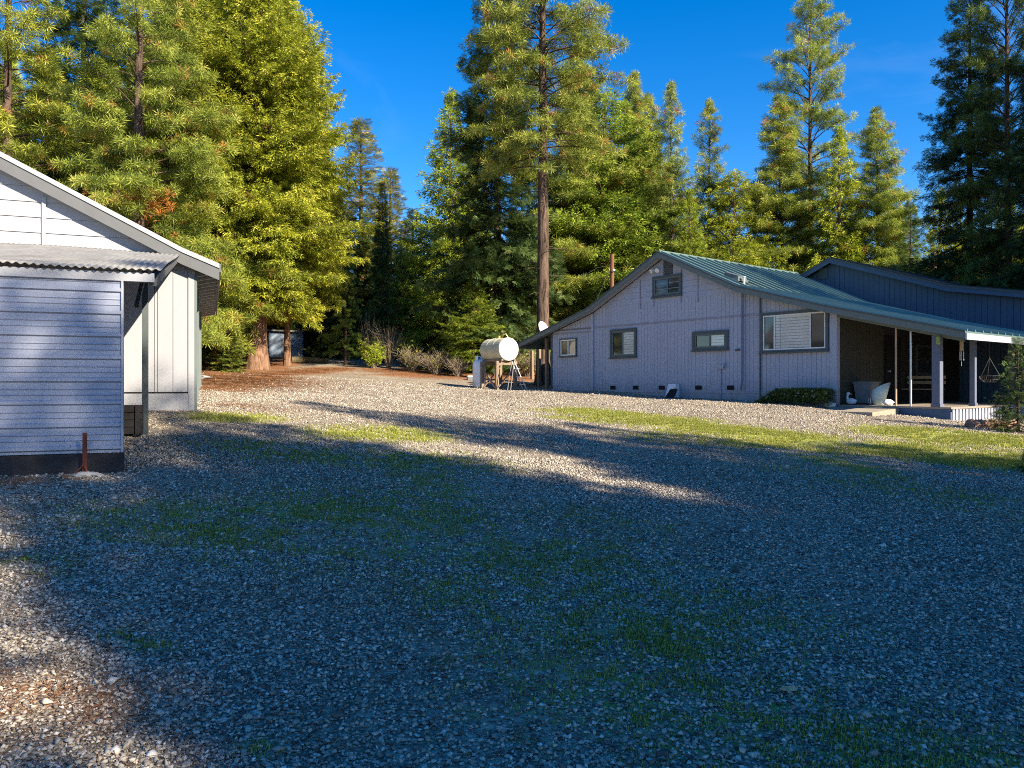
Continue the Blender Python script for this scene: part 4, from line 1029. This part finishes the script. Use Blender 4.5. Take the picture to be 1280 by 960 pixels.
# ------------------------------------------------------------------ tanks
TY = 31.2; TX = (636-640)/F*TY; tz0 = gz(TX-.3, TY)
tk = empty('fuel_tank', (TX, TY, tz0), 0, label='cream horizontal fuel tank with bright white end, lying on the timber stand', cat='tank')
a = R(33); ax = Vector((-math.sin(a), math.cos(a), 0)); cz = E+43.5/F*TY - tz0; c0 = Vector((0,0,cz)); L = 1.48; rt = .475
def lathe(mb, c, axis, prof_, n=28):
    axis = axis.normalized(); x = axis.cross(Vector((0,0,1))).normalized() if abs(axis.z) < .9 else Vector((1,0,0)); y = axis.cross(x)
    vs = []; fs = []
    for (h, r_) in prof_:
        for k in range(n): q = 2*math.pi*k/n; vs.append(c+axis*h+(x*math.cos(q)+y*math.sin(q))*max(r_,.001))
    for i in range(len(prof_)-1):
        for k in range(n): fs.append((i*n+k,i*n+(k+1)%n,(i+1)*n+(k+1)%n,(i+1)*n+k))
    fs.append(tuple(range(n))); fs.append(tuple(range((len(prof_)-1)*n, len(prof_)*n))); mb.add(vs, fs)
b = MB(); lathe(b, c0, ax, [(.03,rt),(.5,rt),(.505,rt+.008),(.52,rt+.008),(.525,rt),(1.0,rt),(1.005,rt+.008),(1.02,rt+.008),(1.025,rt),(L,rt),(L+.05,rt*.93)]); b.build('barrel', M['tank'], tk, smooth=False)
b = MB(); lathe(b, c0, ax, [(-.035,.02),(-.03,rt*.5),(-.012,rt*.9),(0,rt*.985),(.029,rt*.99)]); b.build('end_cap', M['tankend'], tk, smooth=True)
b = MB(); p0 = c0+ax*.75+Vector((0,0,rt)); b.tube([p0-Vector((0,0,.02)), p0+Vector((0,0,.1))], .07, 10); p1 = c0+ax*.45+Vector((0,0,rt)); b.tube([p1,p1+Vector((0,0,.13)),p1+Vector((.12,0,.16)),p1+Vector((.2,0,.05))], .022, 6)
b.build('filler_fitting', simple('brass', (.5,.38,.12), .4, .6), tk)
sd_ = empty('timber_stand', (TX, TY, tz0), a, label='rough timber trestle carrying the horizontal fuel tank', cat='stand')
ht = cz-rt+.02
for yy in (.2,1.35):
    b = MB(); b.box(-.5,.5,yy-.07,yy+.07,ht-.18,ht-.02); b.build('crossbeam', M['oldwood'], sd_)
    for sxx in (-.44,.44):
        b = MB(); b.box(sxx-.06,sxx+.06,yy-.06,yy+.06,-.15,ht-.181); b.build('leg', M['oldwood'], sd_)
    b = MB(); b.bar((-.42,yy-.09,.12),(.4,yy-.09,ht-.22),.09,.03); b.build('brace', M['oldwood'], sd_)
for sxx in (-.3,.3): b = MB(); b.box(sxx-.04,sxx+.04,0,1.5,ht-.019,ht+.06); b.build('cradle_rail', M['oldwood'], sd_)
b = MB(); b.bar((-.5,.25,.1),(-.5,1.3,ht-.25),.03,.09); b.build('brace', M['oldwood'], sd_)
# propane cylinder
PX, PY = (599-640)/F*32.4, 32.4; pz = gz(PX, PY)
pt = empty('propane_cylinder', (PX,PY,pz), 0, label='upright white propane cylinder left of the timber stand', cat='gas cylinder')
b = MB(); lathe(b, Vector((0,0,0)), Vector((0,0,1)), [(.02,.25),(.05,.275),(1.0,.275),(1.08,.25),(1.15,.18),(1.18,.05)]); b.build('body', M['white'], pt, smooth=True)
b = MB(); n = 20; vs = []; fs = []
for z_ in (1.12,1.32):
    for r_ in (.17,.155):
        for k in range(n): q = 2*math.pi*k/n; vs.append((r_*math.cos(q), r_*math.sin(q), z_))
for k in range(n):
    if k in (14,15,16): continue
    k1 = (k+1)%n
    fs += [(k,k1,2*n+k1,2*n+k),(n+k,n+k1,3*n+k1,3*n+k),(2*n+k,2*n+k1,3*n+k1,3*n+k)]
b.add(vs, fs); b.build('collar', M['white'], pt)
b = MB(); b.tube([(0,0,1.17),(0,0,1.27)], .03, 8); b.build('valve', M['grey'], pt)
b = MB(); lathe(b, Vector((0,0,0)), Vector((0,0,1)), [(-.06,.24),(.045,.24)]); b.build('foot_ring', M['rust'], pt)
# ladder
lx = (648-640)/F*30.8; ld = empty('step_ladder', (lx,30.8,gz(lx,30.8)), .35, label='small white aluminium step ladder at the right of the tank stand', cat='ladder')
for yy in (-.2,.2):
    b = MB(); b.bar((-.22,yy*.7,1.15),(.28,yy,0),.022,.028); b.build('rail', M['alu'], ld)
for k in range(3): t_ = .2+k*.27; b = MB(); b.box(.28-.5*t_-.06,.28-.5*t_+.06,-.2,.2,1.15*t_-.015,1.15*t_+.015); b.build('rung', M['alu'], ld)
b = MB(); b.bar((-.24,-.13,1.1),(-.4,-.18,0),.03,.03); b.bar((-.24,.13,1.1),(-.4,.18,0),.03,.03); b.build('prop', M['grey'], ld)
# white block and junk at the stand
X, Y = p2g(588, 475); o = empty('cement_block', (X,Y,gz(X,Y)), .2, label='low white-topped block left of the propane cylinder', cat='block')
b = MB(); b.box(-.14,.14,-.12,.12,0,.16); b.build('block', M['grey'], o); b = MB(); b.box(-.15,.15,-.13,.13,.161,.21); b.build('cap', M['white'], o)
for k,(px,py,s) in enumerate(((607,483,.12),(613,483,.09),(633,483,.1))):
    X, Y = p2g(px, py); tag(blob('rock', M['rock'], (X,Y,gz(X,Y)+s*.3), (s,s*.8,s*.8), 60+k), ['whitish rock left of the timber stand near the gas cylinder','smaller rock beside the left stand leg','rock under the middle of the tank stand'][k], 'rock')

# ------------------------------------------------------------------ small blue outbuilding, log, shrubs
OY = 50; OX = (357-640)/F*OY; oz = gz(OX, OY)
ob = empty('garden_shed', (OX,OY,oz), R(8), label='little blue shed behind the cedar trunks', cat='shed')
hh = (480-412)/F*OY+E-oz; wd = 41/F*OY/2
b = MB(); b.box(-wd,wd,0,2,-.3,hh-.12); b.build('wall', simple('blue_shed_paint', (.24,.36,.52), .7, var=.15, scale=3), ob)
b = MB(); b.box(-wd-.0,-wd+.9,-.03,-.002,.1,hh-.2); b.build('door', simple('pale_blue_door', (.24,.31,.42), .7), ob)
b = MB(); b.hexa([(-wd-.12,-.2,hh-.1),(wd+.12,-.2,hh-.16),(wd+.12,2.2,hh-.16),(-wd-.12,2.2,hh-.1),(-wd-.12,-.2,hh),(wd+.12,-.2,hh-.08),(wd+.12,2.2,hh-.05),(-wd-.12,2.2,hh+.03)]); b.build('roof', M['galv'], ob)
X, Y = (388-640)/F*44, 44.0; z = gz(X, Y); lg = empty('fallen_log', (X,Y,z), .15, label='mossy fallen log in the needles right of the blue shed', cat='log')
b = MB(); b.tube([(-1.0,0,.16),(-.3,.05,.17),(.5,0,.15),(1.0,.05,.13)], [.2,.19,.18,.14], 12); b.build('trunk', bark('mossy_bark', (.05,.045,.02), (.2,.16,.09)), lg)
b = MB(); b.tube([(.2,0,.4),(.35,-.2,.7)], [.06,.02], 6); b.tube([(-.6,0,.4),(-.7,.1,.62)], [.05,.02], 6); b.build('branch_stub', M['barkd'], lg)

def shrub(px, py, Y, h, wd, name, label, leaves=0, tint=(1,1,1), seed=0, kind='cedar', twigs=90, m='twig', group=None):
    X = (px-640)/F*Y; rr = random.Random(seed); o = empty(name, (X,Y,gz(X,Y)), 0, label=label, cat='shrub', group=group)
    b = MB(); tips = []
    for k in range(twigs):
        a = rr.uniform(0,6.28); r_ = rr.uniform(.2,1)*wd; hz_ = h*rr.uniform(.45,1)*(1-.3*r_/wd)
        p0 = Vector((rr.uniform(-.12,.12),rr.uniform(-.12,.12),-.05)); p3 = Vector((math.cos(a)*r_,math.sin(a)*r_,hz_)); p1 = p0.lerp(p3,.4)+Vector((0,0,h*.1)); 
        b.tube([p0,p1,p3], [.018,.011,.004], 4, caps=False); tips.append(p3)
        for q in range(4):
            s_ = p1.lerp(p3, rr.uniform(0,.9)); e_ = s_+Vector((rr.uniform(-1,1),rr.uniform(-1,1),rr.uniform(0,1)))*wd*.35; b.tube([s_,e_],[.007,.003],3,caps=False); tips.append(e_)
    b.build('branches', M[m], o)
    if leaves:
        rs = np.random.RandomState(seed); T = np.array([tips[i] for i in rs.randint(0,len(tips),leaves)])*rs.uniform(.45,1.05,(leaves,1)) + rs.normal(0,.08,(leaves,3)); T[:,2] = np.abs(T[:,2])
        D = rs.normal(0,1,(leaves,3))+[0,0,.4]; V = T[:,None]+np.einsum('kj,njc->nkc', TPL[kind], frames(D, rs))*.16
        c = npmesh('foliage', V.reshape(-1,3), np.arange(leaves*len(TPL[kind])).reshape(-1,3), FOL[kind], o, tone=np.repeat(rs.rand(leaves), len(TPL[kind]))); c.color = (*tint,1)
shrub(467, 452, 42, 1.9, .75, 'shrub', 'compact bright green shrub beside the bare bush', 1500, (1.2,1.25,.8), 1, twigs=40)
shrub(486, 454, 42.5, 3.0, 1.2, 'bare_bush', 'tall leafless pinkish bush behind the compact green shrub', 0, seed=2, twigs=70)
shrub(462, 454, 45.5, 3.9, .9, 'bare_bush', 'thin leafless bush rising above the compact green shrub', 0, seed=12, twigs=30)
shrub(515, 457, 41, 1.6, 1.1, 'bare_bush', 'low brown brush left of the middle of the wood edge', 160, (1.2,1.1,.9), seed=3, twigs=90)
shrub(545, 459, 40, 1.5, 1.2, 'bare_bush', 'low tan brush in the middle of the wood edge', 100, (1.2,1.1,.9), seed=4, twigs=100)
shrub(572, 461, 39, 1.2, .8, 'bare_bush', 'small tan brush left of the propane cylinder', 0, seed=5, twigs=70)
shrub(508, 446, 46, 2.2, 1.0, 'shrub', 'green undergrowth shrub behind the low brown brush', 1200, (1.2,1.2,.85), 6, twigs=50)
shrub(660, 470, 40, 1.6, 1.2, 'bare_bush', 'dry brush seen under the roof edge behind the ladder', 200, (1,1,.9), seed=7, twigs=90)
shrub(700, 470, 46, 3.0, 1.4, 'shrub', 'green shrub behind the left corner of the house', 1500, (.9,1,.8), 8, twigs=50)
for k,(px,Yd) in enumerate(((262,40),(300,46),(560,58),(600,44),(1145,40),(1190,41),(1230,40),(1275,40),(560,50),(345,62),(270,55))):
    shrub(px, 0, Yd, random.uniform(1.2,2.4), random.uniform(1,1.6), 'undergrowth_shrub', 'dark green undergrowth shrub at the foot of the wood', 900, (.7,.8,.7), 70+k, twigs=40, group='undergrowth shrubs at the foot of the wood')
# dry oak leaf on the gravel
X, Y = p2g(984, 869)
vs = [(0,0,.02)]; n = 22
for k in range(n):
    q = 2*math.pi*k/n; r_ = .045*(1.0 if k % 3 else .5); vs.append((r_*1.2*math.cos(q), r_*math.sin(q), .014+.012*math.cos(q*2)))
b = MB(); b.add(vs, [(0,1+k,1+(k+1)%n) for k in range(n)]); b.tube([(.04,0,.02),(.09,.01,.012)], .0018, 4)
o = b.build('dry_leaf', M['leafdry'], None, loc=(X,Y,gz(X,Y)+.018)); md = o.modifiers.new('t','SOLIDIFY'); md.thickness = .001
tag(o, 'curled tan lobed leaf lying on the gravel at lower right', 'leaf')

# ------------------------------------------------------------------ world, sun, camera
w = bpy.data.worlds.new('World'); S.world = w; w.use_nodes = True; nt = w.node_tree
bg = nt.nodes['Background']; sky = nt.nodes.new('ShaderNodeTexSky'); sky.sky_type = 'NISHITA'; sky.sun_disc = False
sky.sun_elevation = math.atan(TANE); sky.sun_rotation = math.atan2(.78, -.63); sky.altitude = 900; sky.air_density = 1.0; sky.dust_density = .2; sky.ozone_density = 3.0
hs = nt.nodes.new('ShaderNodeHueSaturation'); hs.inputs['Saturation'].default_value = 1.42; hs.inputs['Hue'].default_value = .507
nt.links.new(sky.outputs[0], hs.inputs['Color'])
tcw = N(nt, 'ShaderNodeTexCoord'); mpw = N(nt, 'ShaderNodeMapping'); mpw.inputs['Scale'].default_value = (1.2, 1.2, 3.5); nt.links.new(tcw.outputs['Generated'], mpw.inputs[0])
cw = N(nt, 'ShaderNodeTexNoise', Scale=2.6, Detail=7.0, Roughness=.55, Distortion=.6); nt.links.new(mpw.outputs[0], cw.inputs[0])
wisp = ramp(nt, cw.outputs[0], [(.56, (0,0,0)), (.85, (.06,.06,.06))])
nt.links.new(mixc(nt, wisp, hs.outputs[0], (6.5, 7.2, 8.5)), bg.inputs[0]); bg.inputs[1].default_value = .092
sl = bpy.data.lights.new('sun', 'SUN'); sl.energy = 5.0; sl.angle = R(.5); sl.color = (1,.87,.68)
so = bpy.data.objects.new('sun', sl); col.objects.link(so); so.rotation_euler = (-SUN).to_track_quat('-Z','Y').to_euler(); so.location = (20,-20,30)
cd = bpy.data.cameras.new('camera'); cd.sensor_width = 36; cd.lens = 36*F/1280; cd.clip_end = 2000; cd.clip_start = .05
co = bpy.data.objects.new('camera', cd); col.objects.link(co); co.location = (0,0,E); co.rotation_euler = (R(90),0,0); S.camera = co
S.view_settings.view_transform = 'Standard'; S.view_settings.look = 'None'; S.view_settings.exposure = 1.4; S.view_settings.gamma = 1
S.render.engine = 'CYCLES'; S.cycles.use_denoising = False; S.cycles.use_adaptive_sampling = False; S.cycles.max_bounces = 5; S.cycles.diffuse_bounces = 3; S.cycles.glossy_bounces = 2; S.cycles.transmission_bounces = 3; S.cycles.transparent_max_bounces = 4
S.cycles.sample_clamp_indirect = 4; S.cycles.pixel_filter_type = 'BLACKMAN_HARRIS'; S.cycles.filter_width = 1.0
